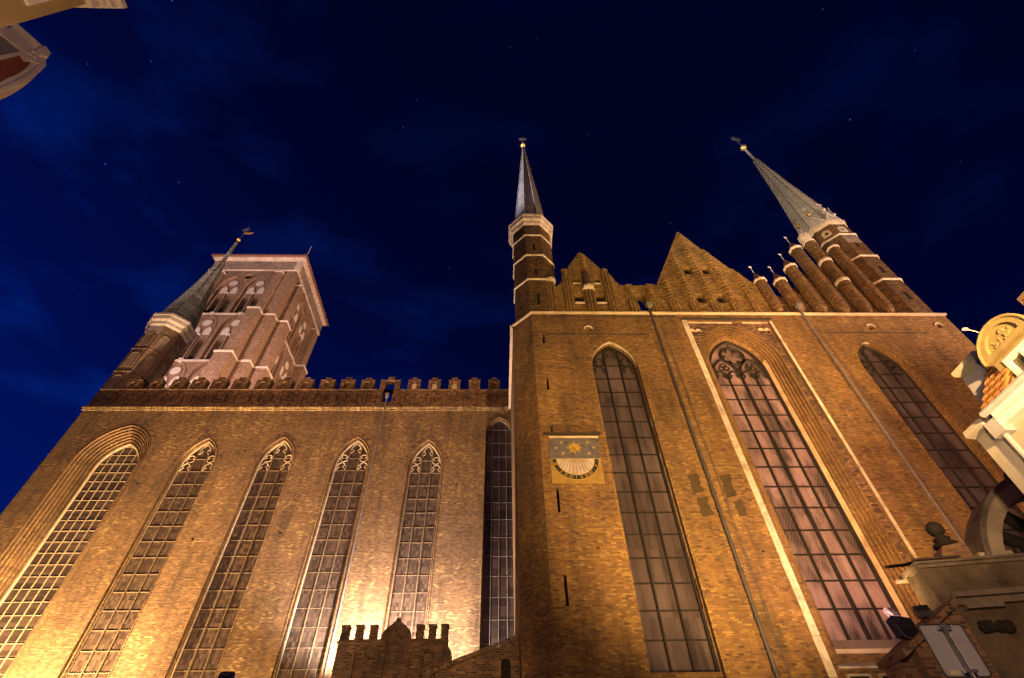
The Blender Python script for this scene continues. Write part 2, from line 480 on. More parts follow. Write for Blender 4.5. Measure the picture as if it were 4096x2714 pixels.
def plank_mat(name, c1, c2, line, ph, rough=0.6):
    """overlapping sheets or boards nailed in level rows"""
    mt, nt, bs = mat(name)
    b = NB(nt)
    uv, pos = b.wallcoords()
    bt = b.n('ShaderNodeTexBrick')
    bt.inputs['Color1'].default_value = (0, 0, 0, 1)
    bt.inputs['Color2'].default_value = (1, 1, 1, 1)
    bt.inputs['Scale'].default_value = 1
    bt.inputs['Mortar Size'].default_value = 0.035
    bt.inputs['Brick Width'].default_value = 5.0 if ph < .3 else 1.4
    bt.inputs['Row Height'].default_value = ph
    b.l(uv, bt.inputs['Vector'])
    sc = b.n('ShaderNodeSeparateColor')
    b.l(bt.outputs['Color'], sc.inputs[0])
    n1 = b.noise(pos, 2.0, 6, 0.7)
    f = b.m('ADD', b.m('MULTIPLY', sc.outputs[0], 0.45), b.m('MULTIPLY', b.m('SUBTRACT', n1, 0.25), 0.8), clamp=True)
    c = b.mix(f, c1, c2)
    c = b.mix(bt.outputs['Fac'], c, line)
    b.l(c, bs.inputs['Base Color'])
    bs.inputs['Roughness'].default_value = rough
    bp = b.n('ShaderNodeBump')
    bp.inputs['Strength'].default_value = 0.7
    bp.inputs['Distance'].default_value = 0.05
    b.l(b.m('ADD', sc.outputs[0], b.m('SUBTRACT', 1.0, bt.outputs['Fac'])), bp.inputs['Height'])
    b.l(bp.outputs[0], bs.inputs['Normal'])
    return mt


plank_mat('spire_boards', (0.40, 0.38, 0.30), (0.58, 0.56, 0.45), (0.13, 0.12, 0.08), 0.22)
plank_mat('spire_slate', (0.09, 0.075, 0.07), (0.26, 0.235, 0.23), (0.05, 0.035, 0.03), 0.42)
plank_mat('spire_patina', (0.06, 0.055, 0.045), (0.34, 0.36, 0.32), (0.05, 0.045, 0.04), 0.5)


def glow_mat(name, col, strength):
    mt = bpy.data.materials.new(name)
    mt.use_nodes = True
    nt = mt.node_tree
    nt.nodes.clear()
    out = nt.nodes.new('ShaderNodeOutputMaterial')
    em = nt.nodes.new('ShaderNodeEmission')
    em.inputs[0].default_value = (*col, 1)
    em.inputs[1].default_value = strength
    nt.links.new(em.outputs[0], out.inputs[0])
    MATS[name] = mt


glow_mat('lamp_glass', (1.0, 0.82, 0.6), 30)


# ------------------------------------------------------------------ geometry helpers
class MB:
    def __init__(s):
        s.v = []
        s.f = []

    def add(s, vs, fs):
        b = len(s.v)
        s.v += [tuple(v) for v in vs]
        s.f += [tuple(b + i for i in f) for f in fs]
        return s

    def box(s, x0, x1, y0, y1, z0, z1):
        return s.add([(x0, y0, z0), (x1, y0, z0), (x1, y1, z0), (x0, y1, z0), (x0, y0, z1), (x1, y0, z1), (x1, y1, z1), (x0, y1, z1)],
                     [(0, 3, 2, 1), (4, 5, 6, 7), (0, 1, 5, 4), (1, 2, 6, 5), (2, 3, 7, 6), (3, 0, 4, 7)])

    def boxM(s, M, u0, u1, v0, v1, d0, d1):
        P = [M(u0, v0, d0), M(u1, v0, d0), M(u1, v0, d1), M(u0, v0, d1), M(u0, v1, d0), M(u1, v1, d0), M(u1, v1, d1), M(u0, v1, d1)]
        return s.add(P, [(0, 3, 2, 1), (4, 5, 6, 7), (0, 1, 5, 4), (1, 2, 6, 5), (2, 3, 7, 6), (3, 0, 4, 7)])

    def plate(s, outer, holes, M, d0, d1, back=True, sides=True):
        """flat slab in the (u,v) plane with holes, from depth d0 (front) to d1 (back)"""
        loops = [outer] + list(holes)
        tri = tessellate_polygon([[Vector((p[0], p[1], 0)) for p in lp] for lp in loops])
        flat = [p for lp in loops for p in lp]
        n = len(flat)
        vs = [M(p[0], p[1], d0) for p in flat]
        fs = [tuple(t) for t in tri]
        if back or sides:
            vs += [M(p[0], p[1], d1) for p in flat]
        if back:
            fs += [tuple(n + i for i in reversed(t)) for t in tri]
        if sides:
            k = 0
            for lp in loops:
                L = len(lp)
                for i in range(L):
                    j = (i + 1) % L
                    fs.append((k + i, k + j, n + k + j, n + k + i))
                k += L
        return s.add(vs, fs)

    def loft(s, a, b, closed=False):
        n = len(a)
        fs = [(i, (i + 1) % n, n + (i + 1) % n, n + i) for i in range(n if closed else n - 1)]
        return s.add(list(a) + list(b), fs)

    def tube(s, pts, r, seg=6, closed=False, cap=True):
        pts = [Vector(p) for p in pts]
        n = len(pts)
        rs = r if isinstance(r, (list, tuple)) else [r] * n
        rings = []
        ref = None
        for i, p in enumerate(pts):
            if closed:
                t = pts[(i + 1) % n] - pts[i - 1]
            else:
                t = pts[min(i + 1, n - 1)] - pts[max(i - 1, 0)]
            if t.length < 1e-9:
                t = Vector((0, 0, 1))
            t.normalize()
            if ref is None:
                ref = Vector((0, 1, 0)) if abs(t.y) < 0.9 else Vector((1, 0, 0))
            a = t.cross(ref)
            if a.length < 1e-6:
                a = t.cross(Vector((1, 0, 0)))
            a.normalize()
            b2 = a.cross(t).normalized()
            ref = b2
            rings.append([p + (a * math.cos(2 * PI * k / seg) + b2 * math.sin(2 * PI * k / seg)) * rs[i] for k in range(seg)])
        vs = [v for rg in rings for v in rg]
        fs = []
        for i in range(n if closed else n - 1):
            j = (i + 1) % n
            for k in range(seg):
                q = (k + 1) % seg
                fs.append((i * seg + k, i * seg + q, j * seg + q, j * seg + k))
        if cap and not closed:
            fs.append(tuple(range(seg - 1, -1, -1)))
            fs.append(tuple((n - 1) * seg + k for k in range(seg)))
        return s.add(vs, fs)

    def lathe(s, prof, cx, cy, seg=8, phase=PI / 8, a0=0, a1=2 * PI):
        """profile [(radius, z)] turned about an upright axis"""
        vs, fs = [], []
        for r, z in prof:
            for k in range(seg):
                a = phase + 2 * PI * k / seg
                vs.append((cx + r * math.cos(a), cy + r * math.sin(a), z))
        for i in range(len(prof) - 1):
            for k in range(seg):
                q = (k + 1) % seg
                fs.append((i * seg + k, i * seg + q, (i + 1) * seg + q, (i + 1) * seg + k))
        fs.append(tuple(range(seg - 1, -1, -1)))
        fs.append(tuple((len(prof) - 1) * seg + k for k in range(seg)))
        return s.add(vs, fs)

    def ball(s, c, r, seg=12, rings=8, sq=(1, 1, 1)):
        vs, fs = [], []
        for i in range(rings + 1):
            t = PI * i / rings
            for k in range(seg):
                a = 2 * PI * k / seg
                vs.append((c[0] + r * sq[0] * math.sin(t) * math.cos(a), c[1] + r * sq[1] * math.sin(t) * math.sin(a), c[2] + r * sq[2] * math.cos(t)))
        for i in range(rings):
            for k in range(seg):
                q = (k + 1) % seg
                fs.append((i * seg + k, i * seg + q, (i + 1) * seg + q, (i + 1) * seg + k))
        return s.add(vs, fs)


WL = {}


def link(name, data, loc, parent):
    o = bpy.data.objects.new(name, data)
    COL.objects.link(o)
    o.location = loc
    if parent is not None:
        o.parent = parent
        o.matrix_parent_inverse = Matrix.Translation(-WL[parent.name])
    WL[o.name] = Vector(loc)
    return o


def pieces_of(mb):
    """loose pieces that stand well apart, each a list of face numbers"""
    key = {}
    par = []

    def find(i):
        while par[i] != i:
            par[i] = par[par[i]]
            i = par[i]
        return i
    vid = []
    for v in mb.v:
        k = (round(v[0], 4), round(v[1], 4), round(v[2], 4))
        if k not in key:
            key[k] = len(par)
            par.append(len(par))
        vid.append(key[k])
    for f in mb.f:
        a = find(vid[f[0]])
        for i in f[1:]:
            par[find(vid[i])] = a
    isl = {}
    for n, f in enumerate(mb.f):
        isl.setdefault(find(vid[f[0]]), []).append(n)
    isl = list(isl.values())
    if len(isl) == 1 or len(isl) > 1500:
        return [list(range(len(mb.f)))]
    lo = np.array([[min(mb.v[i][k] for n in fs for i in mb.f[n]) for k in range(3)] for fs in isl])
    hi = np.array([[max(mb.v[i][k] for n in fs for i in mb.f[n]) for k in range(3)] for fs in isl])
    size = (hi - lo).max(axis=1)
    gap = np.maximum(0, np.maximum(lo[:, None] - hi[None], lo[None] - hi[:, None]))
    near = np.sqrt((gap ** 2).sum(axis=2)) <= np.maximum(.02, .45 * np.maximum(size[:, None], size[None]))
    seen = [-1] * len(isl)
    out = []
    for i in range(len(isl)):
        if seen[i] >= 0:
            continue
        st = [i]
        seen[i] = len(out)
        grp = []
        while st:
            q = st.pop()
            grp += isl[q]
            for j in np.nonzero(near[q])[0]:
                if seen[j] < 0:
                    seen[j] = len(out)
                    st.append(int(j))
        out.append(grp)
    return out


def part(name, mb, material, parent=None, smooth=False):
    """one mesh object; pieces that stand apart become parts of their own"""
    grps = pieces_of(mb)
    if len(grps) == 1 or parent is None:
        return part1(name, mb, material, parent, smooth)
    first = None
    for g_ in grps:
        q = MB()
        mp_ = {}
        for n in g_:
            f = []
            for i in mb.f[n]:
                if i not in mp_:
                    mp_[i] = len(q.v)
                    q.v.append(mb.v[i])
                f.append(mp_[i])
            q.f.append(tuple(f))
        o = part1(name, q, material, parent, smooth)
        first = first or o
    return first


def part1(name, mb, material, parent=None, smooth=False):
    xs = [v[0] for v in mb.v]
    ys = [v[1] for v in mb.v]
    zs = [v[2] for v in mb.v]
    org = Vector(((min(xs) + max(xs)) / 2, (min(ys) + max(ys)) / 2, min(zs)))
    me = bpy.data.meshes.new(name)
    me.from_pydata([(v[0] - org.x, v[1] - org.y, v[2] - org.z) for v in mb.v], [], mb.f)
    bm = bmesh.new()
    bm.from_mesh(me)
    bmesh.ops.remove_doubles(bm, verts=bm.verts, dist=1e-5)
    bmesh.ops.recalc_face_normals(bm, faces=bm.faces)
    bm.to_mesh(me)
    bm.free()
    if smooth:
        for p in me.polygons:
            p.use_smooth = True
    me.materials.append(MATS[material])
    return link(name, me, org, parent)


def tag(o, label=None, cat=None, group=None, kind=None):
    for k, v in (('label', label), ('category', cat), ('group', group), ('kind', kind)):
        if v:
            o[k] = v
    return o


def thing(name, loc, label, cat, group=None):
    return tag(link(name, None, Vector(loc), None), label, cat, group)


def copy_tree(o, off, parent=None):
    c = o.copy()
    COL.objects.link(c)
    c.location = o.location + Vector(off)
    if parent is not None:
        c.parent = parent
        c.matrix_parent_inverse = o.matrix_parent_inverse.copy()
        c.location = o.location
    WL[c.name] = WL[o.name] + Vector(off)
    for ch in [x for x in COL.objects if x.parent == o]:
        d = copy_tree(ch, (0, 0, 0), c)
        WL[d.name] = WL[ch.name] + Vector(off)
    return c


def dup_part(o, off):
    """a further copy of a part under the same thing, moved by off"""
    c = o.copy()
    COL.objects.link(c)
    c.location = o.location + Vector(off)
    WL[c.name] = WL[o.name] + Vector(off)
    for ch in [x for x in COL.objects if x.parent == o]:
        copy_tree(ch, (0, 0, 0), c)
    return c


def FS(y):
    return lambda u, v, d: (u, y + d, v)      # a wall facing the street


def FE(x):
    return lambda u, v, d: (x - d, u, v)      # a wall facing right


def FW(x):
    return lambda u, v, d: (x + d, u, v)      # a wall facing left


def arch(cx, h, zs, za, n=10):
    """pointed arch from left spring over the apex to right spring"""
    r = za - zs
    Rr = (h * h + r * r) / (2 * h)
    pts = []
    c = cx - h + Rr
    a_end = math.atan2(r, (cx - c))
    for i in range(n + 1):
        a = PI + (a_end - PI) * i / n
        pts.append((c + Rr * math.cos(a), zs + Rr * math.sin(a)))
    return pts + [(2 * cx - x, z) for x, z in reversed(pts[:-1])]


def archloop(cx, h, z0, zs, za, n=10):
    return [(cx - h, z0)] + arch(cx, h, zs, za, n) + [(cx + h, z0)]


def seground(cx, h, z0, zs, n=8, k=1.0):
    return [(cx - h, z0)] + [(cx - h * math.cos(PI * i / n), zs + k * h * math.sin(PI * i / n)) for i in range(n + 1)] + [(cx + h, z0)]


def circ(cx, cz, r, n=20):
    return [(cx + r * math.cos(2 * PI * i / n), cz + r * math.sin(2 * PI * i / n)) for i in range(n)]


def rect(x0, x1, z0, z1):
    return [(x0, z0), (x0, z1), (x1, z1), (x1, z0)]


# ================================================================== GROUND
mb = MB()
mb.add([(-600, -600, 0), (600, -600, 0), (600, 900, 0), (-600, 900, 0)], [(0, 1, 2, 3)])
tag(part('ground', mb, 'cobbles'), kind='structure')

# ================================================================== CHURCH
church = thing('church', (0, 33, 0), 'huge floodlit red brick gothic church with square tower, spired turrets and tall pointed windows', 'church')
YN, YT = 33.4, 22.6

# ---- nave wall with its pointed windows
SP = [  # cx, half width, spring, apex of the opening in the wall
    (-30.27, 2.95, 23.7, 27.35), (-23.5, 1.56, 23.5, 26.05), (-17.5, 1.56, 23.6, 26.15), (-11.55, 1.54, 23.6, 26.15), (-5.75, 1.50, 23.3, 25.8), (0.0, 1.22, 26.3, 28.05)]
SILL = 4.0
mb = MB()
holes = [archloop(c, h, SILL if c < -1 else 7.0, s_, a, 12) for c, h, s_, a in SP]
putlog = [(-33.0, 27.7), (-28.6, 28.3), (-26.6, 27.0), (-24.9, 25.95), (-21.2, 26.0), (-20.2, 24.7), (-17.5, 27.7), (-15.4, 27.75), (-13.3, 27.9), (-9.0, 27.6), (-6.6, 27.7),
          (-2.3, 26.1), (-3.2, 21.6), (-15.2, 17.9), (-21.0, 17.5), (-27.0, 21.8), (-33.6, 26.0), (-7.8, 27.0), (-26.3, 26.1), (-19.4, 27.6)]
for x, z in putlog:
    holes.append(rect(x - .10, x + .10, z - .08, z + .08))
mb.plate(rect(-35.2, 3.0, 0, 28.68), holes, FS(YN), 0, 0.35)
mb.box(-35.2, -34.6, YN + .35, 60, 0, 28.6)
part('nave_wall', mb, 'nave_brick', church)
mb = MB()
for x, z in putlog:
    mb.box(x - .14, x + .14, YN + .30, YN + .34, z - .11, z + .11)
part('putlog_hole', mb, 'black_void', church)
# roof slope kept low behind the parapet
mb = MB()
mb.add([(-33, 36, 29.6), (3, 36, 29.6), (3, 46, 33.5), (-33, 46, 33.5), (-33, 36, 29.3), (3, 36, 29.3)], [(0, 1, 2, 3), (0, 1, 5, 4)])
part('nave_roof', mb, 'dark_tile', church)


def stepped_reveal(prof, y0, orders, z0, dstep, matname, parent, roll=0.05, name='arch_order'):
    """stepped orders of a deep window: prof(k) gives (half width, spring, apex)"""
    mb_ = MB()
    for k in range(orders):
        c, h, s_, a = prof(k)
        c2, h2, s2, a2 = prof(k + 1)
        d = y0 + k * dstep
        lo = archloop(c, h + .002, z0, s_, a + .002, 12)
        hi = archloop(c2, h2, z0, s2, a2, 12)
        # ring face
        mb_.loft([(x, d, z) for x, z in lo], [(x, d, z) for x, z in hi])
        mb_.loft([(x, d, z) for x, z in hi], [(x, d + dstep, z) for x, z in hi])
        if roll:
            mb_.tube([(x, d, z) for x, z in hi], roll, 6)
    return part(name, mb_, matname, parent, smooth=False)


def bars(mb_, y, xs, zs, x0, x1, z0, topf, rm, rt_):
    for x in xs:
        mb_.tube([(x, y, z0), (x, y, topf(x))], rm, 6)
    for z in zs:
        mb_.box(x0, x1, y + .01, y + .05, z - rt_, z + rt_)


def arch_top(cx, h, s_, a):
    r = a - s_
    Rr = (h * h + r * r) / (2 * h)

    def f(x):
        t = abs(x - cx)
        cc = h - Rr
        q = Rr * Rr - (t - cc) ** 2
        return s_ + math.sqrt(max(q, 0))
    return f


def window(cx, h, d, z0, s_, a, y, nl, tz, tzn, tstone, tmat, glass, tracery, parent, frame_r=0.08, mull=0.065, trr=0.03, barmat=None, label=None):
    """glazing of one window: window mesh is the pane; tracery and transoms are its sub-parts"""
    yy = y + d
    mb_ = MB()
    mb_.plate(archloop(cx, h, z0, s_, a, 12), [], FS(yy), 0.06, 0.10)
    win = part('window', mb_, glass, parent)
    if label:
        win['label'] = label
    f = arch_top(cx, h, s_, a)
    w = 2 * h / nl
    mb_ = MB()
    lp = archloop(cx, h, z0, s_, a, 12)
    mb_.tube([(x, yy, z) for x, z in lp], frame_r, 6)
    xs = [cx - h + w * (i + 1) for i in range(nl - 1)]
    mbb = MB()
    if tracery == 3:
        hz = s_ - .15
        for x in xs:
            mbb.tube([(x, yy, z0), (x, yy, f(x) - .25)], mull, 6)
        q = w / 2
        # tall middle light with a cusped head
        top = a - .22
        mb_.tube([(x, yy, z) for x, z in arch(cx, q, a - 1.05, top, 6)], mull * .8, 6)
        for sg in (-1, 1):
            mb_.tube([(cx + sg * q, yy, a - 1.15), (cx + sg * q * .55, yy, a - 1.02), (cx + sg * q * .38, yy, a - .86), (cx + sg * q * .75, yy, a - .70)], mull * .6, 5)
            sc_ = cx + sg * w
            # side lights: pointed cusped heads
            mb_.tube([(x, yy, z) for x, z in arch(sc_, q, hz - .05, hz + .62, 6)], mull * .8, 6)
            for s2 in (-1, 1):
                mb_.tube([(sc_ + s2 * q, yy, hz - .1), (sc_ + s2 * q * .6, yy, hz + .06), (sc_ + s2 * q * .35, yy, hz + .2), (sc_ + s2 * q * .62, yy, hz + .36)], mull * .65, 5)
            # quatrefoil-like figure above
            cc = (sc_ - sg * w * .10, hz + .98)
            mb_.tube([(x, yy, z) for x, z in circ(cc[0], cc[1], .31, 14)], mull * .7, 5, closed=True)
            mb_.tube([(cc[0] - sg * .31, yy, cc[1] + .1), (cc[0] - sg * .34, yy, cc[1] + .55), (cc[0] - sg * .40, yy, cc[1] + .95)], mull * .6, 5)
            for s2 in (-1, 1):
                mb_.tube([(cc[0] + s2 * .31, yy, cc[1] + .02), (cc[0] + s2 * .12, yy, cc[1] + .03), (cc[0] + s2 * .2, yy, cc[1] + .2)], mull * .55, 5)
    elif tracery == 4:
        hz = 23.72
        for i, x in enumerate(xs):
            mb_.tube([(x, yy, z0), (x, yy, hz + (.9 if i == 1 else .2))], mull * (1.35 if i == 1 else 1), 6)
        q = w / 2
        for i in range(4):
            c_ = cx - h + w * (i + .5)
            mb_.tube([(x, yy, z) for x, z in arch(c_, q, hz - .05, hz + .62, 6)], mull, 6)
            for s2 in (-1, 1):
                mb_.tube([(c_ + s2 * q, yy, hz - .15), (c_ + s2 * q * .62, yy, hz + .02), (c_ + s2 * q * .38, yy, hz + .2), (c_ + s2 * q * .66, yy, hz + .36)], mull * .8, 5)
        for sg in (-1, 1):
            c_ = cx + sg * w
            mb_.tube([(x, yy - .02, z) for x, z in arch(c_, w, hz + .1, hz + 1.72, 8)], mull * 1.3, 6)
            # trefoil
            for k in range(3):
                an = PI / 2 + k * 2 * PI / 3
                mb_.tube([(x, yy, z) for x, z in circ(c_ + .17 * math.cos(an), hz + .98 + .17 * math.sin(an), .19, 10)], mull * .6, 5, closed=True)
        rc = (cx, 25.72)
        mb_.tube([(x, yy - .02, z) for x, z in circ(*rc, .80, 26)], mull * 1.3, 6, closed=True)
        for k in range(6):
            an = PI / 6 + k * PI / 3
            a2 = an + PI / 6
            # six-lobed flower: cusps pointing inward between lobes
            mb_.tube([(rc[0] + .78 * math.cos(a2 - .2), yy, rc[1] + .78 * math.sin(a2 - .2)), (rc[0] + .50 * math.cos(a2), yy, rc[1] + .50 * math.sin(a2)),
                      (rc[0] + .78 * math.cos(a2 + .2), yy, rc[1] + .78 * math.sin(a2 + .2))], [mull * 1.2, mull * .9, mull * 1.2], 6)
    else:
        for x in xs:
            mbb.tube([(x, yy, z0), (x, yy, f(x) - .04)], mull, 6)
    z = tz
    while z > z0 + .2:
        hw = h
        if z > s_:
            lo_, hi_ = 0, h
            for _ in range(20):
                mid = (lo_ + hi_) / 2
                if f(cx + mid) > z:
                    lo_ = mid
                else:
                    hi_ = mid
            hw = lo_
        mbb.box(cx - hw, cx + hw, yy + .015, yy + .058, z - trr, z + trr)
        z -= tzn
    part('tracery', mb_, tmat, win)
    part('glazing_bar', mbb, barmat or tmat, win)
    return win


# leftmost wide window: seven stepped orders, five lights, no tracery
stepped_reveal(lambda k: (-30.27, 2.95 - .19 * k, 23.7, 27.35 - .195 * k), YN, 7, SILL, 0.15, 'nave_brick', church, roll=0.045)
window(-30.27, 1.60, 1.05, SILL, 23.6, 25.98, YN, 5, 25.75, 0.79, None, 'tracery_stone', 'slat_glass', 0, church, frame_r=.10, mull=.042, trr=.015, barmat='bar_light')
w_ref = None
for i, (cx, hz, s_, a) in enumerate([(-23.5, 1.3, 23.3, 25.7), (-17.5, 1.3, 23.35, 25.8), (-11.55, 1.28, 23.35, 25.8), (-5.75, 1.22, 23.1, 25.5)]):
    oc, oh, os_, oa = SP[i + 1]
    stepped_reveal(lambda k: (oc, oh - (oh - hz) * k / 2, os_ + (s_ - os_) * k / 2, oa - (oa - a - .02) * k / 2), YN, 2, SILL, 0.2, 'nave_brick', church, roll=0.05)
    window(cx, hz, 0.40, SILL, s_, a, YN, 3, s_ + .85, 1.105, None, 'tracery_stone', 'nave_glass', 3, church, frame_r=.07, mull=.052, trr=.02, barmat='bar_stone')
# dark window in the corner beside the transept
stepped_reveal(lambda k: (0.0, 1.22 - .06 * k, 26.3, 28.05 - .07 * k), YN, 2, 7.0, 0.22, 'nave_brick', church, roll=0.03)
window(0.0, 1.10, 0.45, 7.0, 26.2, 27.9, YN, 4, 27.0, 1.33, None, 'lead_pipe', 'dark_glass', 0, church, frame_r=.03, mull=.024, trr=.012)
# white-washed jambs of the nave windows
for i, (cx, hz, s_, a) in enumerate([(-23.5, 1.3, 23.3, 25.7), (-17.5, 1.3, 23.35, 25.8), (-11.55, 1.28, 23.35, 25.8), (-5.75, 1.22, 23.1, 25.5)]):
    mb = MB()
    lp = archloop(cx, hz + .10, SILL, s_, a + .10, 12)
    mb.tube([(x, YN + .30, z) for x, z in lp], .06, 6)
    part('window_jamb', mb, 'jamb_plaster', church)
# brick rings round the arches
mb = MB()
for c, h, s_, a in SP[1:5]:
    lo = arch(c, h, s_, a, 12)
    hi = arch(c, h + .28, s_, a + .33, 12)
    mb.loft([(x, YN - .012, z) for x, z in lo], [(x, YN - .012, z) for x, z in hi])
for c, h, s_, a in (SP[0], SP[5]):
    lo = arch(c, h, s_, a, 12)
    hi = arch(c, h + .26, s_, a + .28, 12)
    mb.loft([(x, YN - .012, z) for x, z in lo], [(x, YN - .012, z) for x, z in hi])
part('arch_ring', mb, 'parapet_brick', church)

# ---- nave cornice, parapet, merlons
mb = MB()
x = -35.3
rr = random.Random(3)
while x < 1.2:
    w = rr.uniform(.25, .8)
    mb.box(x, min(x + w, 1.2) - .01, YN - .20 - rr.uniform(0, .05), YN + .3, 28.84, 29.03 + rr.uniform(-.03, .02))
    mb.box(x, min(x + w, 1.2) - .008, YN - .10 - rr.uniform(0, .04), YN + .3, 28.68 + rr.uniform(0, .04), 28.84)
    x += w
part('nave_cornice', mb, 'cornice_brick', church)
YP = YN + .06
mer = [(-33.46, -32.06), (-31.36, -30.24), (-29.50, -28.09), (-27.80, -26.31), (-25.98, -24.48), (-24.11, -22.61), (-22.07, -20.52), (-20.15, -18.60), (-18.25, -16.75), (-16.34, -14.83),
       (-14.49, -13.02), (-12.64, -11.25), (-10.78, -9.01), (-8.42, -7.10), (-6.55, -5.28), (-4.73, -3.49), (-2.90, -1.70), (-1.12, 0.13), (0.79, 2.0)]
mer = [(a + .12 * (b - a) / 1.4 if i not in (12,) else a, b - .10 * (b - a) / 1.4 if i not in (12,) else b) for i, (a, b) in enumerate(mer)]
mb = MB()
nh = []
for i, (a, b) in enumerate(mer):
    c = (a + b) / 2
    for o_ in (-.42, .42):
        if i == 12:
            o_ *= 1.9
        if c + o_ < .9:
            nh.append(seground(c + o_, .20, 29.72, 30.55, 6))
nh.append([(-10.35, 29.7), (-10.35, 31.12), (-9.5, 31.12), (-9.5, 29.7)])
outer = [(-35.2, 29.03), (-35.2, 31.10), (-10.9, 31.10), (-10.9, 31.12), (-8.9, 31.12), (-8.9, 31.10), (3.0, 31.10), (3.0, 29.03)]
mb.plate(outer, nh, FS(YP), 0, 0.2, back=False)
mb.plate(outer, [nh[-1]], FS(YP), 0.2, 0.55)
part('parapet', mb, 'parapet_brick', church)
mb = MB()
mb.box(-35.2, -10.9, YP - .06, YP + .6, 31.10, 31.17)
mb.box(-8.9, 3, YP - .06, YP + .6, 31.10, 31.17)
part('parapet_coping', mb, 'parapet_brick', church)


def merlon(a, b, big=False):
    c = (a + b) / 2
    mb_ = MB()
    z0 = 31.17
    top = 32.34
    ni = seground(c, .24, z0 + .02, 31.80, 8)
    if big:
        ni = seground(c - .01, .42, z0 - .05, 32.0, 8)
    ou = [(a, z0)] + [(a, top), (c - .27, top), (c - .27, 32.62), (c + .27, 32.62), (c + .27, top), (b, top)] + [(b, z0)]
    if big:
        ou = [(a, 31.13), (a, top), (c - .30, top), (c - .30, 32.68), (c + .30, 32.68), (c + .30, top), (b, top), (b, 31.13), (c + .41, 31.13), (c + .41, 32.0)] + \
             [(c + .41 * math.cos(PI * i / 8), 32.0 + .30 * math.sin(PI * i / 8)) for i in range(1, 8)] + [(c - .41, 32.0), (c - .41, 31.13)]
        mb_.plate(ou, [], FS(YP), 0, .55)
    else:
        mb_.plate(ou, [ni], FS(YP), 0, .2, back=False)
        mb_.plate(ou, [], FS(YP), .2, .55)
    mb_.box(a - .015, b + .015, YP - .02, YP + .57, top - .07, top + .01)
    if not big:
        mb_.tube([(x, YP - .01, z) for x, z in seground(c, .28, z0, 31.80, 8)], .035, 5)
    return part('merlon', mb_, 'parapet_brick', church)


for i, (a, b) in enumerate(mer):
    if b - a > 1.6:
        merlon(a, b, True)
    else:
        mo = merlon(a, b)
        if i in (13, 14, 15):
            mb = MB()
            c = (a + b) / 2
            mb.plate(seground(c, .22, 31.2, 31.8, 8), [], FS(YP), .175, .195)
            part('niche_plaster', mb, 'white_stone', mo)
# niche edge mouldings on the parapet
mb = MB()
for lp in nh[:-1]:
    cx_ = (lp[0][0] + lp[-1][0]) / 2
    mb.tube([(x, YP - .005, z) for x, z in seground(cx_, .24, 29.72, 30.55, 6)], .03, 5)
part('niche_moulding', mb, 'parapet_brick', church)

# west buttress peeping out at the left
mb = MB()
mb.box(-37.5, -35.2, 35.6, 37.4, 0, 24.9)
part('buttress', mb, 'nave_brick', church)
mb = MB()
mb.add([(-37.65, 35.5, 24.9), (-35.2, 35.5, 24.9), (-35.2, 37.5, 24.9), (-37.65, 37.5, 24.9), (-37.65, 35.5, 25.05), (-35.2, 35.5, 26.2), (-35.2, 37.5, 26.2), (-37.65, 37.5, 25.05)],
       [(0, 3, 2, 1), (4, 5, 6, 7), (0, 1, 5, 4), (1, 2, 6, 5), (2, 3, 7, 6), (3, 0, 4, 7)])
part('buttress_cap', mb, 'white_stone', church)

# ---- transept front
mb = MB()
HX0, HX1 = 13.28, 19.25
holes = [archloop(7.43, 1.50, 6.6, 23.8, 26.0, 12), archloop(25.15, 1.55, 6.6, 23.5, 26.1, 12), rect(HX0, HX1, 3.0, 28.12)]
slit = [(2.97, 25.7, 26.6), (2.97, 21.55, 22.65), (2.94, 18.0, 18.78), (2.96, 13.55, 14.85), (2.94, 9.3, 10.6)]
for x, z0, z1 in slit:
    holes.append(rect(x - .065, x + .065, z0, z1))
logs = [(6.15, 27.1, .22), (26.36, 27.42, .24), (31.4, 27.6, .2)]
for x, z, w in logs:
    holes.append(rect(x - w, x + w, z - .16, z + .16))
xx = 3.4
while xx < 32:
    holes.append(rect(xx - .13, xx + .13, 28.52, 28.62))
    xx += 1.6
for x, z in ((10.4, 24.8), (9.6, 26.6), (28.8, 27.87), (11.4, 20.9), (5.0, 24.2), (22.9, 26.3), (28.2, 24.4), (20.4, 19.6), (12.3, 11.6), (4.6, 11.8)):
    holes.append(rect(x - .07, x + .07, z - .06, z + .06))
mb.plate(rect(2.27, 32.57, 0, 28.75), holes, FS(YT), 0, 0.6, back=False)
CH = 1.30
ch_o = Vector((2.27 - CH, YT + CH, 0))
ch_t = Vector((1, -1, 0)).normalized()
ch_n = Vector((1, 1, 0)).normalized()
CHL = CH * math.sqrt(2)


def FC(u, v, d):
    p = ch_o + ch_t * u + ch_n * d
    return (p.x, p.y, v)


mb.plate(rect(0, CHL, 0, 28.75), [], FC, 0, .6, back=False)
mb.plate(rect(YT + CH, YN + 1, 0, 28.75), [], FW(2.27 - CH), 0, .5, back=False)
mb.box(32.0, 32.57, YT + .6, 40, 0, 28.7)
part('transept_wall', mb, 'transept_brick', church)
mb = MB()
mb.box(2.8, 32.4, YT + .55, YT + .58, 28.4, 28.7)
for x, z0, z1 in slit:
    mb.box(x - .2, x + .2, YT + .52, YT + .56, z0 - .1, z1 + .1)
for x, z, w in logs:
    mb.box(x - w - .1, x + w + .1, YT + .50, YT + .54, z - .3, z + .3)
for x, z in ((10.4, 24.8), (9.6, 26.6), (28.8, 27.87), (11.4, 20.9), (5.0, 24.2), (22.9, 26.3), (28.2, 24.4), (20.4, 19.6), (12.3, 11.6), (4.6, 11.8)):
    mb.box(x - .1, x + .1, YT + .3, YT + .34, z - .1, z + .1)
part('wall_slit', mb, 'black_void', church)
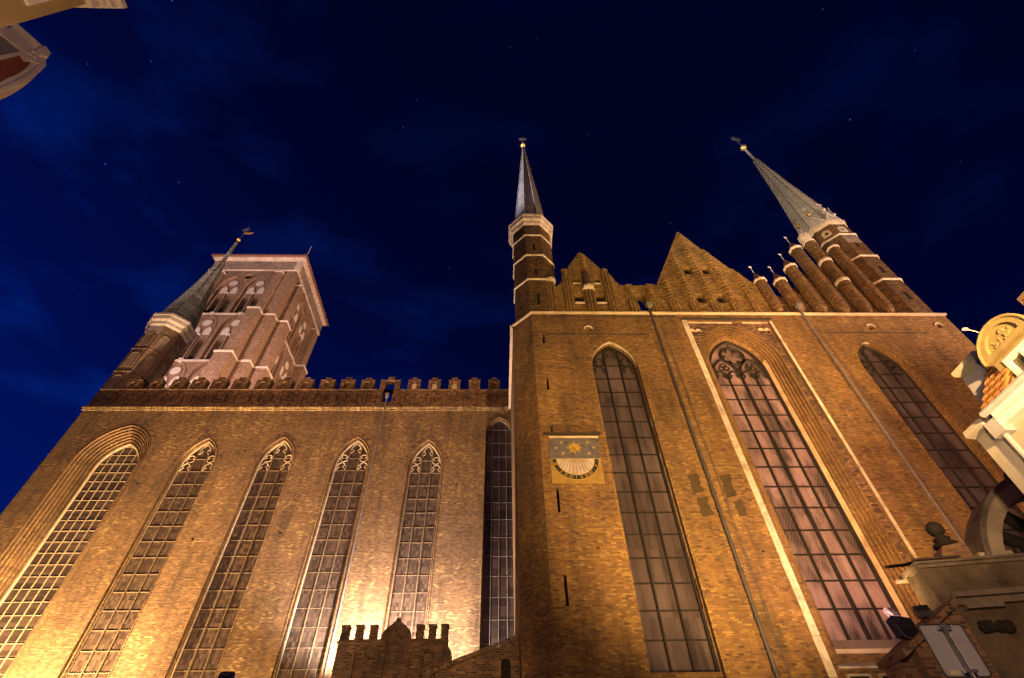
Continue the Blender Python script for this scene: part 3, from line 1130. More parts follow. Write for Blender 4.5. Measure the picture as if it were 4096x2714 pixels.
# corbel hoods over the three big scaffold holes
mb = MB()
for x, z, w in logs:
    mb.tube([(x + q[0] * (w + .06), YT - .03, z + .16 + q[1] * .22) for q in ((-1, -.4), (-.7, .45), (0, .8), (.7, .45), (1, -.4))], .05, 5)
part('hole_hood', mb, 'white_stone', church)

# string lines of the top of the wall
mb = MB()
mb.box(3.2, 10.3, YT - .045, YT + .02, 26.585, 26.64)
mb.box(22.6, 30.0, YT - .045, YT + .02, 26.84, 26.90)
mb.box(3.6, 12.6, YT - .06, YT + .02, 28.42, 28.48)
part('string_course', mb, 'soot_wood', church)
# cornice with a white edge
mb = MB()
x = 2.2
while x < 32.72:
    w = rr.uniform(1.2, 2.6)
    x1 = min(x + w, 32.72)
    mb.box(x, x1 - .006, YT - .13, YT + .9, 28.83, 28.94 + rr.uniform(-.02, .015))
    x = x1
mb.boxM(FC, -.08, CHL + .08, 28.80, 28.95, -.13, .9)
mb.boxM(FW(2.27 - CH), YT + CH - .08, YN, 28.80, 28.95, -.20, .9)
part('transept_cornice', mb, 'sandstone', church)

# big middle window: white framed sunk panel, stepped orders, four lights with a rose
mb = MB()
YPAN = YT + .20
nich = [rect(13.40, 13.64, 26.9, 27.15), rect(13.76, 14.02, 26.9, 27.15), rect(18.30, 18.56, 27.05, 27.28), rect(18.66, 19.0, 27.05, 27.28)]
mb.plate(rect(HX0 - .1, HX1 + .1, 3.0, 28.2), [archloop(16.16, 2.72, 6.4, 24.6, 28.0, 12)] + nich, FS(YPAN), 0, .35, back=False)
part('window_panel', mb, 'parapet_brick', church)
mb = MB()
for n_ in nich:
    mb.box(n_[0][0] - .05, n_[2][0] + .05, YPAN + .30, YPAN + .34, n_[0][1] - .05, n_[1][1] + .05)
part('shield_niche', mb, 'black_void', church)
mb = MB()
for cx_, zt in ((13.71, 27.16), (18.66, 27.29)):
    for sg in (-1, 1):
        mb.tube([(cx_ + sg * (.05 + .17 + .17 * math.cos(t)), YPAN - .02, zt + .22 * math.sin(t)) for t in [PI * i / 6 for i in range(7)]], .055, 5)
        mb.ball((cx_ + sg * .2, YPAN, zt + .12), .12, 8, 5, (1, .4, .8))
part('carved_shield', mb, 'sandstone', church)
mb = MB()
z = 3.0
while z < 28.2:
    h_ = rr.uniform(.7, 1.5)
    z1 = min(z + h_, 28.24)
    o_ = rr.uniform(-.02, .02)
    mb.box(12.95 + o_, 13.12, YT - .035, YT + .1, z, z1 - .012)
    mb.box(13.125, 13.277, YT - .05, YT + .25, z, z1 - .012 - rr.uniform(0, .02))
    z = z1
z = 3.0
while z < 28.2:
    h_ = rr.uniform(.9, 2.0)
    z1 = min(z + h_, 28.10)
    mb.box(19.253, 19.42, YT - .03, YT + .25, z, z1 - .012)
    z = z1
    if z1 >= 28.1:
        break
xx = 13.0
while xx < 19.4:
    w = rr.uniform(.4, .8)
    if not 16.8 < xx + w / 2 < 17.25:
        mb.box(xx, min(xx + w, 19.42) - .01, YPAN - .06, YPAN + .02, 27.98 + .08, 28.14)
    xx += w
part('window_frame', mb, 'white_stone', church)
mb = MB()
mb.box(12.9, 19.45, YT - .10, YT + .12, 28.13, 28.30)  # dark strip standing in for the shadow above the sunk panel
part('panel_shadow_strip', mb, 'soot_wood', church)
stepped_reveal(lambda k: (16.16, 2.72 - .135 * k, 24.55, 28.0 - .12 * k), YPAN, 5, 6.4, 0.15, 'transept_brick', church, roll=0.05)
mb = MB()
lo = archloop(16.16, 2.05, 6.4, 24.55, 27.4, 12)
hi = archloop(16.16, 1.84, 6.4, 24.4, 27.22, 12)
y0_, y1_ = YPAN + .75, YT + 1.28
kk = len(lo)
# lower jambs are plastered, the arch is bare brick
mb.loft([(x, y0_, z) for x, z in (lo[0], lo[1], lo[3])], [(x, y1_, z) for x, z in (hi[0], hi[1], hi[3])])
mb.loft([(x, y0_, z) for x, z in (lo[-4], lo[-2], lo[-1])], [(x, y1_, z) for x, z in (hi[-4], hi[-2], hi[-1])])
part('plaster_jamb', mb, 'jamb_plaster', church)
mb = MB()
mb.loft([(x, y0_, z) for x, z in lo[3:-3]], [(x, y1_, z) for x, z in hi[3:-3]])
part('inner_arch', mb, 'transept_brick', church)
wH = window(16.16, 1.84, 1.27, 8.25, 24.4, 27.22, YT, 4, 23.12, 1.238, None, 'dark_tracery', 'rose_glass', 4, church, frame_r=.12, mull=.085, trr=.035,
            label='widest transept window, four lights under a six-petalled rose, pinkish glass with painted reflections behind wire mesh')
# sloping sill, brick band and the weathered ledge of the doorway below
mb = MB()
mb.add([(14.1, YT + 1.3, 8.25), (18.2, YT + 1.3, 8.25), (18.3, YT + .55, 7.72), (14.0, YT + .55, 7.72), (14.0, YT + .55, 7.55), (18.3, YT + .55, 7.55)], [(0, 1, 2, 3), (3, 2, 5, 4)])
part('window_sill', mb, 'sandstone', wH)
mb = MB()
mb.box(13.2, 19.2, YT + .50, YT + .9, 0, 7.54)
part('portal_wall', mb, 'transept_brick', church)
mb = MB()
mb.add([(13.55, YT + .48, 7.20), (18.9, YT + .48, 7.20), (18.9, YT + .20, 7.02), (13.55, YT + .20, 7.02), (13.55, YT + .20, 6.95), (18.9, YT + .20, 6.95), (13.55, YT + .48, 6.95), (18.9, YT + .48, 6.95)],
       [(0, 1, 2, 3), (3, 2, 5, 4), (4, 5, 7, 6), (0, 3, 4, 6), (1, 2, 5, 7)])
for x in (14.0, 15.3, 16.6):
    mb.box(x, x + .85, YT + .34, YT + .49, 6.72, 6.80)
    mb.box(x - .05, x + .0, YT + .34, YT + .49, 4, 6.80)
    mb.box(x + .85, x + .90, YT + .34, YT + .49, 4, 6.80)
part('portal_ledge', mb, 'white_stone', church)
mb = MB()
for x in (14.02, 15.32, 16.62):
    mb.box(x, x + .8, YT + .44, YT + .49, 4, 6.70)
part('portal_opening', mb, 'black_void', church)

# side windows of the transept
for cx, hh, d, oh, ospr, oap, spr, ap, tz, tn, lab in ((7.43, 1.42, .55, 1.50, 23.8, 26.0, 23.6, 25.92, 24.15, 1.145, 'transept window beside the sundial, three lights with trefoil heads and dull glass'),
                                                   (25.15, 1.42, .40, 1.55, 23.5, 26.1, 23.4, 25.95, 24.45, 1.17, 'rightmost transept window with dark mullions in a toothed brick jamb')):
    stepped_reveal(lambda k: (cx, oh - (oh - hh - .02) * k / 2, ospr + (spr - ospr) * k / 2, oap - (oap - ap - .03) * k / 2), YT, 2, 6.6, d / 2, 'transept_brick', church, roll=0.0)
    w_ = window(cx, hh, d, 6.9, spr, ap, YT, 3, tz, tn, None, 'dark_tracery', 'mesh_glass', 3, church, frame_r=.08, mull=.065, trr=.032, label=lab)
    mb = MB()
    mb.box(cx - hh, cx + hh, YT + d - .3, YT + d + .1, 6.62, 6.9)
    part('window_sill', mb, 'transept_brick', w_)
# toothed bricks up the edges of the jambs
mb = MB()
for cx, h_, z1 in ((7.43, 1.5, 23.7), (25.15, 1.55, 23.5)):
    z = 6.8
    while z < z1:
        if rr.random() < .6:
            mb.box(cx + h_ - .02, cx + h_ + .10 + rr.uniform(0, .12), YT - .025, YT + .2, z, z + .10)
        if rr.random() < .3:
            mb.box(cx - h_ - .12, cx - h_ + .015, YT - .02, YT + .2, z, z + .10)
        z += .24
    mb.box(cx + h_ - .015, cx + h_ + .05, YT - .015, YT + .2, 6.8, z1)
    mb.box(cx - h_ - .05, cx - h_ + .01, YT - .012, YT + .2, 6.8, z1)
    lo = arch(cx, h_, 23.6, 26.05, 12)
    hi = arch(cx, h_ + .28, 23.6, 26.36, 12)
    mb.loft([(x, YT - .012, z) for x, z in lo], [(x, YT - .012, z) for x, z in hi])
part('toothed_brick', mb, 'gable_brick', church)
# light plaster strip on the right jamb of the left window and pale intrados
mb = MB()
z = 6.9
while z < 20.5:
    h_ = rr.uniform(.5, 1.3)
    if rr.random() < .85 * (1 - max(0, z - 17) / 4):
        mb.box(8.865, 8.895, YT + .30, YT + .40, z, z + h_ - .05)
    z += h_
for cx, hh, ap in ((7.43, 1.47, 25.97), (25.15, 1.50, 26.03)):
    lo = arch(cx, hh - .01, 23.7, ap, 12)
    mb.loft([(x, YT + .05, z - .015) for x, z in lo], [(x, YT + .30, z - .015) for x, z in lo])
part('jamb_plaster_strip', mb, 'white_stone', church)


# irregular dark plaster patches low between the pipe and the white frame
def blob(x0, x1, z0, z1, n, seed):
    r_ = random.Random(seed)
    pts = []
    for i in range(n):
        t = i / n
        if t < .5:
            k = t * 2
            pts.append((x0 + (x1 - x0) * .14 * r_.random(), z0 + (z1 - z0) * k))
        else:
            k = (t - .5) * 2
            pts.append((x1 - (x1 - x0) * .20 * r_.random(), z1 - (z1 - z0) * k))
    return pts


mb = MB()
for x0, x1, z0, z1, sd in ((9.85, 10.5, 14.55, 15.75, 1), (9.9, 10.6, 13.3, 14.4, 2), (11.5, 12.15, 14.3, 15.7, 4), (11.75, 12.3, 13.3, 14.2, 5)):
    mb.plate(blob(x0, x1, z0, z1, 22, sd), [], FS(YT), -.008, .01)
part('plaster_patch', mb, 'dark_plaster', church)

# ---- gable over the transept front
YG = YT + .30


def chevron(mb_, x, z0, z1, w, p, y, step=.26, lean=0):
    """brick rib of stacked chevron courses"""
    z = z0
    i = 0
    while z < z1 - .03:
        ww = w * (1.0 if i % 2 == 0 else .62)
        pp = p * (1.0 if i % 2 == 0 else .55)
        zz = min(z + step * .55, z1)
        jit = rr.uniform(-.015, .015)
        a, b, c = (x - ww + jit, y), (x + jit, y - pp), (x + ww + jit, y)
        vs = [(*a, z), (*b, z), (*c, z), (*a, zz), (*b, zz), (*c, zz)]
        mb_.add(vs, [(0, 1, 2), (5, 4, 3), (0, 3, 4, 1), (1, 4, 5, 2), (2, 5, 3, 0)])
        z = zz
        i += 1
    return mb_


def colonnettes(mb_, x, z0, z1, y, w=.24):
    for o_, r_ in ((-w, .10), (0, .13), (w, .10)):
        dz = .14 if o_ == 0 else .26
        n = max(2, int((z1 - z0 - dz) / .2))
        pts = [(x + o_, y, z0 + (0 if o_ == 0 else .12))]
        rs = [.03]
        for i in range(n + 1):
            pts.append((x + o_, y, z0 + dz + (z1 - z0 - dz) * i / n))
            rs.append(r_ * (1.0 if i % 2 else .86))
        mb_.tube(pts, rs, 7)


mb = MB()
g1 = [(3.3, 28.9), (3.3, 31.6), (3.62, 31.9), (3.95, 33.0), (4.35, 32.3), (4.9, 33.3), (5.02, 34.85), (5.5, 34.92), (5.56, 35.2), (6.0, 36.0), (6.45, 36.85), (6.55, 37.15), (6.83, 37.35), (7.1, 37.1), (7.2, 36.85), (7.7, 35.9), (8.2, 34.95), (8.62, 34.92), (8.66, 34.45),
      (8.9, 34.0), (9.1, 33.3), (9.4, 32.72), (9.88, 32.70), (9.9, 32.88), (10.3, 32.88), (10.35, 32.68), (11.45, 32.7), (11.48, 32.95), (11.85, 32.9), (12.28, 32.75), (14.15, 36.75), (16.07, 40.9), (16.32, 40.6), (17.4, 38.0), (17.6, 38.0), (18.9, 35.1), (19.15, 35.0), (20.2, 32.9), (20.2, 28.9)]
gh = []
for x in (6.0, 7.63):
    gh.append(seground(x, .36, 30.5, 31.3, 6, .8))
    gh.append(seground(x, .27, 32.92, 33.35, 6, .8))
gh.append([(10.28, 29.6), (10.28, 31.3), (10.5, 31.6), (10.7, 31.72), (10.9, 31.6), (11.08, 31.3), (11.08, 29.6)])
for x in (15.32, 16.86):
    gh.append(seground(x, .37, 30.55, 31.45, 6, .8))
    gh.append(seground(x, .36, 34.25, 35.1, 6, .8))
mb.plate(g1, gh, FS(YG), 0, .7)
part('gable', mb, 'gable_brick', church)
mb = MB()
for x in (6.0, 7.63, 15.32, 16.86):
    mb.box(x - .4, x + .4, YG + .40, YG + .46, 30.4, 31.6)
    mb.box(x - .38, x + .38, YG + .40, YG + .46, 32.8, 33.6) if x < 10 else mb.box(x - .38, x + .38, YG + .40, YG + .46, 34.2, 35.5)
part('gable_opening', mb, 'black_void', church)
# white sills and bright brick linings of the gable openings
mb = MB()
for x in (6.0, 7.63):
    mb.box(x - .36, x + .36, YG - .07, YG + .3, 30.36, 30.50)
    mb.box(x - .28, x + .28, YG - .06, YG + .3, 32.82, 32.92)
part('gable_sill', mb, 'white_stone', church)
mb = MB()
for x, z0, z1 in ((6.0, 31.0, 32.4), (7.63, 31.0, 32.4)):
    mb.tube([(x - .42, YG - .03, z0), (x - .42, YG - .03, z1 - .45), (x, YG - .03, z1), (x + .42, YG - .03, z1 - .45), (x + .42, YG - .03, z0)], .045, 5)
for x0, x1 in ((4.25, 4.8), (8.8, 9.5), (11.0, 12.6), (17.9, 18.8), (19.4, 20.2)):
    mb.box(x0, x1, YG - .02, YG + .05, 30.62, 30.68)
part('gablet_moulding', mb, 'gable_brick', church)
mb = MB()
for x, zt in ((9.98, 32.88), (11.5, 32.95), (12.98, 33.95), (14.5, 37.45), (16.05, 40.6), (17.6, 37.8), (19.15, 34.75)):
    zb = 30.62 if x < 17 else (30.95 if x < 18.5 else 31.8)
    chevron(mb, x, zb, zt - .75, .40, .36, YG, .36)
chevron(mb, 6.83, 34.35, 36.8, .40, .22, YG, .3)
chevron(mb, 5.2, 33.7, 34.8, .30, .18, YG, .26)
chevron(mb, 8.42, 34.1, 34.8, .30, .18, YG, .26)
part('chevron_rib', mb, 'gable_brick', church)
mb = MB()
for x, zb in ((9.98, 30.62), (11.5, 30.62), (12.98, 30.62), (14.5, 30.62), (16.05, 30.62), (17.6, 30.95), (19.15, 31.8)):
    colonnettes(mb, x, 29.14, zb, YG - .16)
for x, zt in ((5.2, 33.7), (8.42, 34.1)):
    colonnettes(mb, x, 29.18, zt, YG - .10, .23)
colonnettes(mb, 6.83, 29.18, 31.9, YG - .14, .25)
colonnettes(mb, 3.9, 29.18, 32.95, YG - .10, .22)
part('colonnette', mb, 'gable_brick', church)
mb = MB()
mb.lathe([(.46, 31.95), (.50, 32.05), (.50, 32.22), (.40, 32.30)], 6.83, YG - .05, 8, 0)
mb.lathe([(.40, 32.95), (.44, 33.02), (.44, 33.15), (.34, 33.22)], 3.95, YG - .05, 8, 0)
part('white_collar', mb, 'white_stone', church)
mb = MB()
mb.lathe([(.36, 32.3), (.30, 34.3), (.05, 34.36)], 6.83, YG, 8, 0)
mb.lathe([(.34, 33.2), (.03, 34.2)], 3.95, YG, 8, 0)
part('pinnacle_cone', mb, 'dark_tile', church)


# row of round pinnacles climbing to the right-hand turret
def shaft_prof(r, z0, z1, step=.24):
    pr = [(r * .25, z0), (r * .7, z0 + .25)]
    z = z0 + .5
    i = 0
    while z < z1:
        pr.append((r * (1.0 if i % 2 else .90), z))
        z += step * .5
        pr.append((r * (1.0 if i % 2 else .90), z))
        i += 1
    pr.append((r, z1))
    return pr


PINS = [(20.65, 33.0, .47), (22.28, 33.0, .47), (23.95, 34.95, .49), (25.62, 37.7, .50), (27.32, 38.8, .50), (29.0, 37.85, .50)]
YPN = YG - .05
for i, (x, zt, r) in enumerate(PINS):
    mb = MB()
    mb.lathe(shaft_prof(r, 29.2, zt), x, YPN, 8, PI / 8)
    pn = part('pinnacle', mb, 'pinnacle_brick', church)
    mb = MB()
    mb.lathe([(r * 1.02, zt - .02), (r * 1.13, zt + .06), (r * 1.13, zt + .20), (r * 1.0, zt + .26)], x, YPN, 8, PI / 8)
    if i == 4:
        for zc in (35.75, 32.95):
            mb.lathe([(r * 1.0, zc), (r * 1.15, zc + .08), (r * 1.15, zc + .28), (r * 1.0, zc + .40)], x, YPN, 8, PI / 8)
        mb.lathe([(r * 1.02, zt + .26), (r * 1.08, zt + .9), (r * .95, zt + 1.35), (r * .45, zt + 1.55)], x, YPN, 8, PI / 8)
    part('collar', mb, 'white_stone', pn)
    if i != 4:
        mb = MB()
        mb.lathe([(r * .98, zt + .26), (.05, zt + 1.35)], x, YPN, 8, PI / 8)
        part('cone_roof', mb, 'dark_tile', pn)
    if i in (0, 1, 2, 3):
        mb = MB()
        zr = zt + 1.3
        mb.tube([(x, YPN, zr), (x, YPN, zr + .95)], .022, 5)
        for k in range(4):
            a = k * PI / 4
            mb.tube([(x - .14 * math.cos(a), YPN, zr + .95 - .14 * math.sin(a)), (x + .14 * math.cos(a), YPN, zr + .95 + .14 * math.sin(a))], .018, 4)
        mb.ball((x, YPN, zr), .055, 8, 5)
        part('star_finial', mb, 'pale_iron', pn)
# wall panels between the pinnacles, each ending in a little gable
mb = MB()
for x0, x1, zt, ze in ((20.2, 20.65, 32.6, 31.8), (20.65, 22.28, 32.2, 31.5), (22.28, 23.95, 32.9, 31.9), (23.95, 25.62, 34.6, 33.6), (25.62, 27.32, 37.0, 35.4), (27.32, 29.0, 37.0, 35.2), (29.0, 30.6, 36.0, 34.0)):
    xm = (x0 + x1) / 2
    mb.plate([(x0, 28.95), (x0, ze), (xm, zt), (x1, ze), (x1, 28.95)], [], FS(YG + .40), 0, .5)
part('gable_panel', mb, 'pinnacle_brick', church)
mb = MB()
for x0, x1, zt, ze in ((22.28, 23.95, 32.9, 31.9), (23.95, 25.62, 33.5, 32.6), (25.62, 27.32, 33.4, 32.4), (27.32, 29.0, 33.4, 32.4), (29.0, 30.6, 33.2, 32.0)):
    xm = (x0 + x1) / 2
    mb.tube([(x0 + .3, YG + .36, ze - .5), (xm, YG + .34, zt), (x1 - .3, YG + .36, ze - .5)], .07, 5)
    mb.box(x0, x1, YG + .32, YG + .42, 30.55, 30.66)
for x0, x1 in ((23.95, 25.62), (25.62, 27.32), (27.32, 29.0)):
    mb.box(x0, x1, YG + .30, YG + .42, 34.05, 34.18)
part('panel_moulding', mb, 'pinnacle_brick', church)


# ---- octagonal stair turrets
def turret(cx, cy, ap, z0, strings, zc0, zc1, zs1, ball_z, ball_r, body_mat, str_mat, spire_mat, cornice_flare, slits_, needle=None, label=None):
    k = 1 / math.cos(PI / 8)
    mb_ = MB()
    mb_.lathe([(ap * k, z0), (ap * k, zc0)], cx, cy)
    t = part('stair_turret', mb_, body_mat, church)
    t['label'] = label
    mb_ = MB()
    for z in strings:
        mb_.lathe([(ap * k * 1.0, z - .10), (ap * k * 1.055, z - .03), (ap * k * 1.055, z + .06), (ap * k, z + .14)], cx, cy)
    if strings:
        part('string_course', mb_, str_mat, t)
    mb_ = MB()
    f = cornice_flare
    h = zc1 - zc0
    mb_.lathe([(ap * k, zc0), ((ap + f * .35) * k, zc0 + h * .15), ((ap + f * .4) * k, zc0 + h * .35), ((ap + f * .8) * k, zc0 + h * .5), ((ap + f * .85) * k, zc0 + h * .8), ((ap + f) * k, zc0 + h * .85), ((ap + f) * k, zc1), (ap * k * .9, zc1 + .05)], cx, cy)
    part('cornice', mb_, str_mat, t)
    mb_ = MB()
    if needle:
        zn, rn = needle
        mb_.lathe([(ap * k * .98, zc1), (ap * k * .90, zc1 + (zn - zc1) * .12), (ap * k * .50, zc1 + (zn - zc1) * .55), (rn * 1.7, zn), (rn, zn + .3), (rn * .75, zs1)], cx, cy)
    else:
        mb_.lathe([(ap * k * .97, zc1), (ap * k * .88, zc1 + .6), (.10, zs1)], cx, cy)
    sp_ = part('spire', mb_, spire_mat, t)
    mb_ = MB()
    for q in range(8):
        a = PI / 8 + q * PI / 4
        if needle:
            pr = [(ap * k * .98, zc1), (ap * k * .90, zc1 + (needle[0] - zc1) * .12), (ap * k * .50, zc1 + (needle[0] - zc1) * .55), (needle[1] * 1.7, needle[0])]
        else:
            pr = [(ap * k * .97, zc1), (ap * k * .88, zc1 + .6), (.10, zs1)]
        mb_.tube([(cx + r_ * math.cos(a), cy + r_ * math.sin(a), z) for r_, z in pr], .05, 5)
    part('ridge_roll', mb_, 'frieze_stone', sp_)
    mb_ = MB()
    mb_.ball((cx, cy, ball_z), ball_r, 14, 9, (1, 1, .85))
    part('ball_finial', mb_, 'gilding', t, smooth=True)
    mb_ = MB()
    for (ang, zz0, zz1, w) in slits_:
        a = R(ang)
        n = Vector((math.cos(a), math.sin(a), 0))
        tt = Vector((-n.y, n.x, 0))
        p = Vector((cx, cy, 0)) + n * (ap + .012)

        def M(u, v, d, p=p, tt=tt, n=n):
            q = p + tt * u - n * d
            return (q.x, q.y, v)
        mb_.boxM(M, -w, w, zz0, zz1, 0, .05)
    if slits_:
        part('turret_slit', mb_, 'black_void', t)
    return t


def vane(cx, cy, z, h, s, parent, flag=None, mat_='wrought_iron'):
    mb_ = MB()
    mb_.tube([(cx, cy, z), (cx, cy, z + h)], .035, 5)
    zc = z + h * .72
    for k in range(3):
        a = R(20 + 60 * k)
        mb_.tube([(cx - s * math.cos(a), cy, zc - s * math.sin(a)), (cx + s * math.cos(a), cy, zc + s * math.sin(a))], .03, 4)
    for o_ in (-.5, .5):
        mb_.tube([(cx - s * .7, cy, zc + o_ * s), (cx + s * .7, cy, zc + o_ * s)], .028, 4)
    part('weather_vane', mb_, mat_, parent)
    if flag:
        mb_ = MB()
        f = flag
        mb_.plate([(cx + .05, z + f), (cx + .05, z + f + .5), (cx + 1.25, z + f + .45), (cx + .9, z + f + .35), (cx + 1.2, z + f + .27), (cx + .9, z + f + .2), (cx + 1.2, z + f + .05)], [], FS(cy), -.015, .015)
        part('vane_flag', mb_, 'gilding', parent)


tl = turret(2.875, YT + 1.70, 1.66, 28.95, (33.05, 36.45, 39.6), 41.35, 42.75, 63.6, 64.2, .33, 'pinnacle_brick', 'white_stone', 'spire_slate', .42,
            [(270, 29.9, 31.2, .10), (270, 33.6, 34.5, .09), (270, 37.3, 38.2, .09), (270, 41.0, 41.2, .10), (225, 29.0, 29.3, .12), (225, 40.6, 40.8, .1)],
            label='slender octagonal turret with pale string courses and a slate spire at the transept corner')
vane(2.875, YT + 1.70, 64.4, 2.6, .55, tl)
tr = turret(31.37, YT + 1.78, 1.73, 28.95, (33.4, 36.8, 40.3), 42.1, 42.6, 63.9, 64.6, .40, 'pinnacle_brick', 'white_stone', 'spire_boards', .18,
            [(225, 41.0, 41.35, .16), (270, 38.2, 38.9, .12), (270, 34.3, 35.2, .14), (270, 30.8, 31.7, .16)], needle=(60.5, .17),
            label='right-hand octagonal turret under a tall board-clad spire ringed by small gablets')
vane(31.37, YT + 1.78, 64.9, 3.6, .7, tr)
# round-headed blind panels near the top of the right turret and its gablets
k8 = 1 / math.cos(PI / 8)
for ang in (180, 225, 270, 315):
    a = R(ang)
    n = Vector((math.cos(a), math.sin(a), 0))
    tt = Vector((-n.y, n.x, 0))
    p = Vector((31.37, YT + 1.78, 0)) + n * 1.735

    def M(u, v, d, p=p, tt=tt, n=n):
        q = p + tt * u - n * d
        return (q.x, q.y, v)
    mb = MB()
    mb.plate(seground(0, .38, 40.75, 41.3, 8), [rect(-.13, .13, 41.0, 41.3)], M, -.012, .02)
    part('blind_panel', mb, 'jamb_plaster' if ang == 225 else 'tower_stone', tr)
    mb = MB()
    w = 1.73 * math.tan(PI / 8)
    for (x0, z0), (x1, z1) in (((-w, 42.7), (0, 44.2)), ((0, 44.2), (w, 42.7)), ((-w, 42.72), (w, 42.72))):
        mb.tube([M(x0, z0, -.05), M(x1, z1, -.05)], .09, 5)
    part('gablet_frame', mb, 'tower_stone', tr)
    mb = MB()
    mb.plate([(-w, 42.6), (0, 44.15), (w, 42.6)], [], M, 0.0, .5)
    part('gablet', mb, 'spire_boards', tr)
    mb = MB()
    q = M(0, 44.75, -.05)
    mb.ball(q, .17, 10, 7)
    part('gablet_ball', mb, 'gilding' if ang in (180, 225) else 'zinc', tr, smooth=True)
    mb = MB()
    mb.tube([M(0, 44.2, -.05), M(0, 45.8, -.05)], .028, 5)
    for an in (0, 60, 120):
        mb.tube([M(-.28 * math.cos(R(an)), 45.75 - .28 * math.sin(R(an)), -.05), M(.28 * math.cos(R(an)), 45.75 + .28 * math.sin(R(an)), -.05)], .022, 4)
    part('gablet_star', mb, 'gilding' if ang == 180 else 'pale_iron', tr)
# grey rendered band on the right turret
mb = MB()
a = R(270)
mb.box(30.72, 32.02, YT + .035, YT + .055, 38.95, 40.15)
part('render_band', mb, 'frieze_stone', tr)

# far turret at the west corner of the nave
ft = turret(-34.75, 35.45, 1.78, 28.9, (), 39.9, 41.5, 58.6, 59.3, .26, 'tower_brick', 'tower_stone', 'spire_patina', .40, [], needle=(53.8, .24),
            label='patchy copper-green spire on the octagonal turret at the far left corner')
vane(-34.75, 35.45, 59.5, 3.4, .5, ft, flag=1.3)
mb = MB()
mb2 = MB()
mb3 = MB()
for ang in (270, 315, 0):
    a = R(ang)
    n = Vector((math.cos(a), math.sin(a), 0))
    tt = Vector((-n.y, n.x, 0))
    p = Vector((-34.75, 35.45, 0)) + n * 1.78

    def M(u, v, d, p=p, tt=tt, n=n):
        q = p + tt * u - n * d
        return (q.x, q.y, v)
    for z0, z1 in ((29.7, 33.0), (34.1, 36.0), (37.0, 38.7)):
        mb.plate(seground(0, .36, z0, z1 - .36, 8), [], M, -.012, .03)
        mb2.tube([M(u, v, -.02) for u, v in seground(0, .42, z0, z1 - .36, 8)], .06, 5)
    for z in (33.5, 36.5):
        mb2.boxM(M, -.78, .78, z, z + .1, -.05, .05)
    if ang == 270:
        mb3.boxM(M, -.70, .70, 38.75, 39.85, -.015, .02)
part('blind_niche', mb, 'frieze_stone', ft)
part('niche_moulding', mb2, 'tower_brick', ft)
part('render_band', mb3, 'tower_stone', ft)

# ---- west tower
TX0, TX1, TY0, TY1 = -49.5, -34.7, 49.35, 64.1
TC = (TX0 + TX1) / 2
TCY = (TY0 + TY1) / 2
tower = thing('tower_marker', (TC, TCY, 0), '', '')
bpy.data.objects.remove(tower)
mb = MB()
mbr = MB()   # recessed panels
mbv = MB()   # dark belfry openings
mbw = MB()   # white plaster
mbl = MB()   # louvres
mbm = MB()   # mouldings
mbc = MB()   # capital blocks
for M, c, flip in ((FS(TY0), TC, 1), (FE(TX1), TCY, 1)):
    half = 7.4
    holes = []
    for z0, top in ((60.75, 0), (50.75, 0), (40.75, 0)):
        for u in (-2.15, 2.15):
            lp = archloop(c + u, 1.72, z0, z0 + 6.6, z0 + 10.0 - .35, 10)
            holes.append(lp)
            mbm.tube([M(x, z, -.03) for x, z in archloop(c + u, 1.84, z0, z0 + 6.6, z0 + 9.85, 10)], .10, 5)
            # sunk field with twin openings
            inner = []
            for s2 in (-1, 1):
                inner.append(archloop(c + u + s2 * .82, .54, z0 + .1, z0 + 3.9, z0 + 4.9, 6))
                mbw.plate(archloop(c + u + s2 * .82, .56, z0 + 5.45, z0 + 6.1, z0 + 7.1, 6), [], M, .30, .38)
                mbm.tube([M(x, z, .32) for x, z in archloop(c + u + s2 * .82, .62, z0 + 5.45, z0 + 6.1, z0 + 7.2, 6)], .10, 5)
                for i in range(11):
                    mbl.boxM(M, c + u + s2 * .82 - .5, c + u + s2 * .82 + .5, z0 + .2 + i * .40, z0 + .28 + i * .40, 1.0, 1.25)
            mbc.boxM(M, c + u - .26, c + u + .26, z0 + 5.15, z0 + 5.45, .05, .4)
            mbc.boxM(M, c + u - .30, c + u + .30, z0 - .05, z0 + .2, -.1, .4)
            mbm.tube([M(c + u, z0 + .2, .22), M(c + u, z0 + 5.2, .22)], .14, 6)
            mbr.plate(lp, inner, M, .38, 1.3, back=False)
            mbw.plate(circ(c + u, z0 + 8.05 + (1.5 if z0 > 60 else 0) * 0, .70, 18), [], M, .30, .38)
            mbm.tube([M(x, z, .32) for x, z in circ(c + u, z0 + 8.05, .78, 18)], .09, 5, closed=True)
        if z0 > 60:
            holes.append(circ(c, z0 + 9.6, .72, 18))
            mbm.tube([M(x, z, 0) for x, z in circ(c, z0 + 9.6, .84, 18)], .10, 5, closed=True)
    for z0 in (60.75, 50.75, 40.75):
        mbv.boxM(M, c - 4.2, c + 4.2, z0 - .2, z0 + 10.6 if z0 > 60 else z0 + 9.5, 1.3, 1.4)
    mb.plate(rect(c - half + (0 if c == TC else .41), c + half, 20, 72.1), holes, M, 0, .38, back=False)
mb.box(TX0, TX1 - 1.0, TY1 - .4, TY1, 20, 72)
mb.box(TX0, TX0 + .4, TY0 + 1.0, TY1 - .5, 20, 72)
tw = part('bell_tower', mb, 'tower_brick', church)
tw['label'] = 'massive square west tower with twin belfry openings, white roundels and stepped corner buttresses'
part('sunk_field', mbr, 'tower_brick', tw)
part('belfry_void', mbv, 'black_void', tw)
part('white_tympanum', mbw, 'white_plaster', tw)
part('louvre', mbl, 'soot_wood', tw)
part('arch_moulding', mbm, 'tower_brick', tw)
part('capital_block', mbc, 'tower_stone', tw)
mb = MB()
mbs = MB()


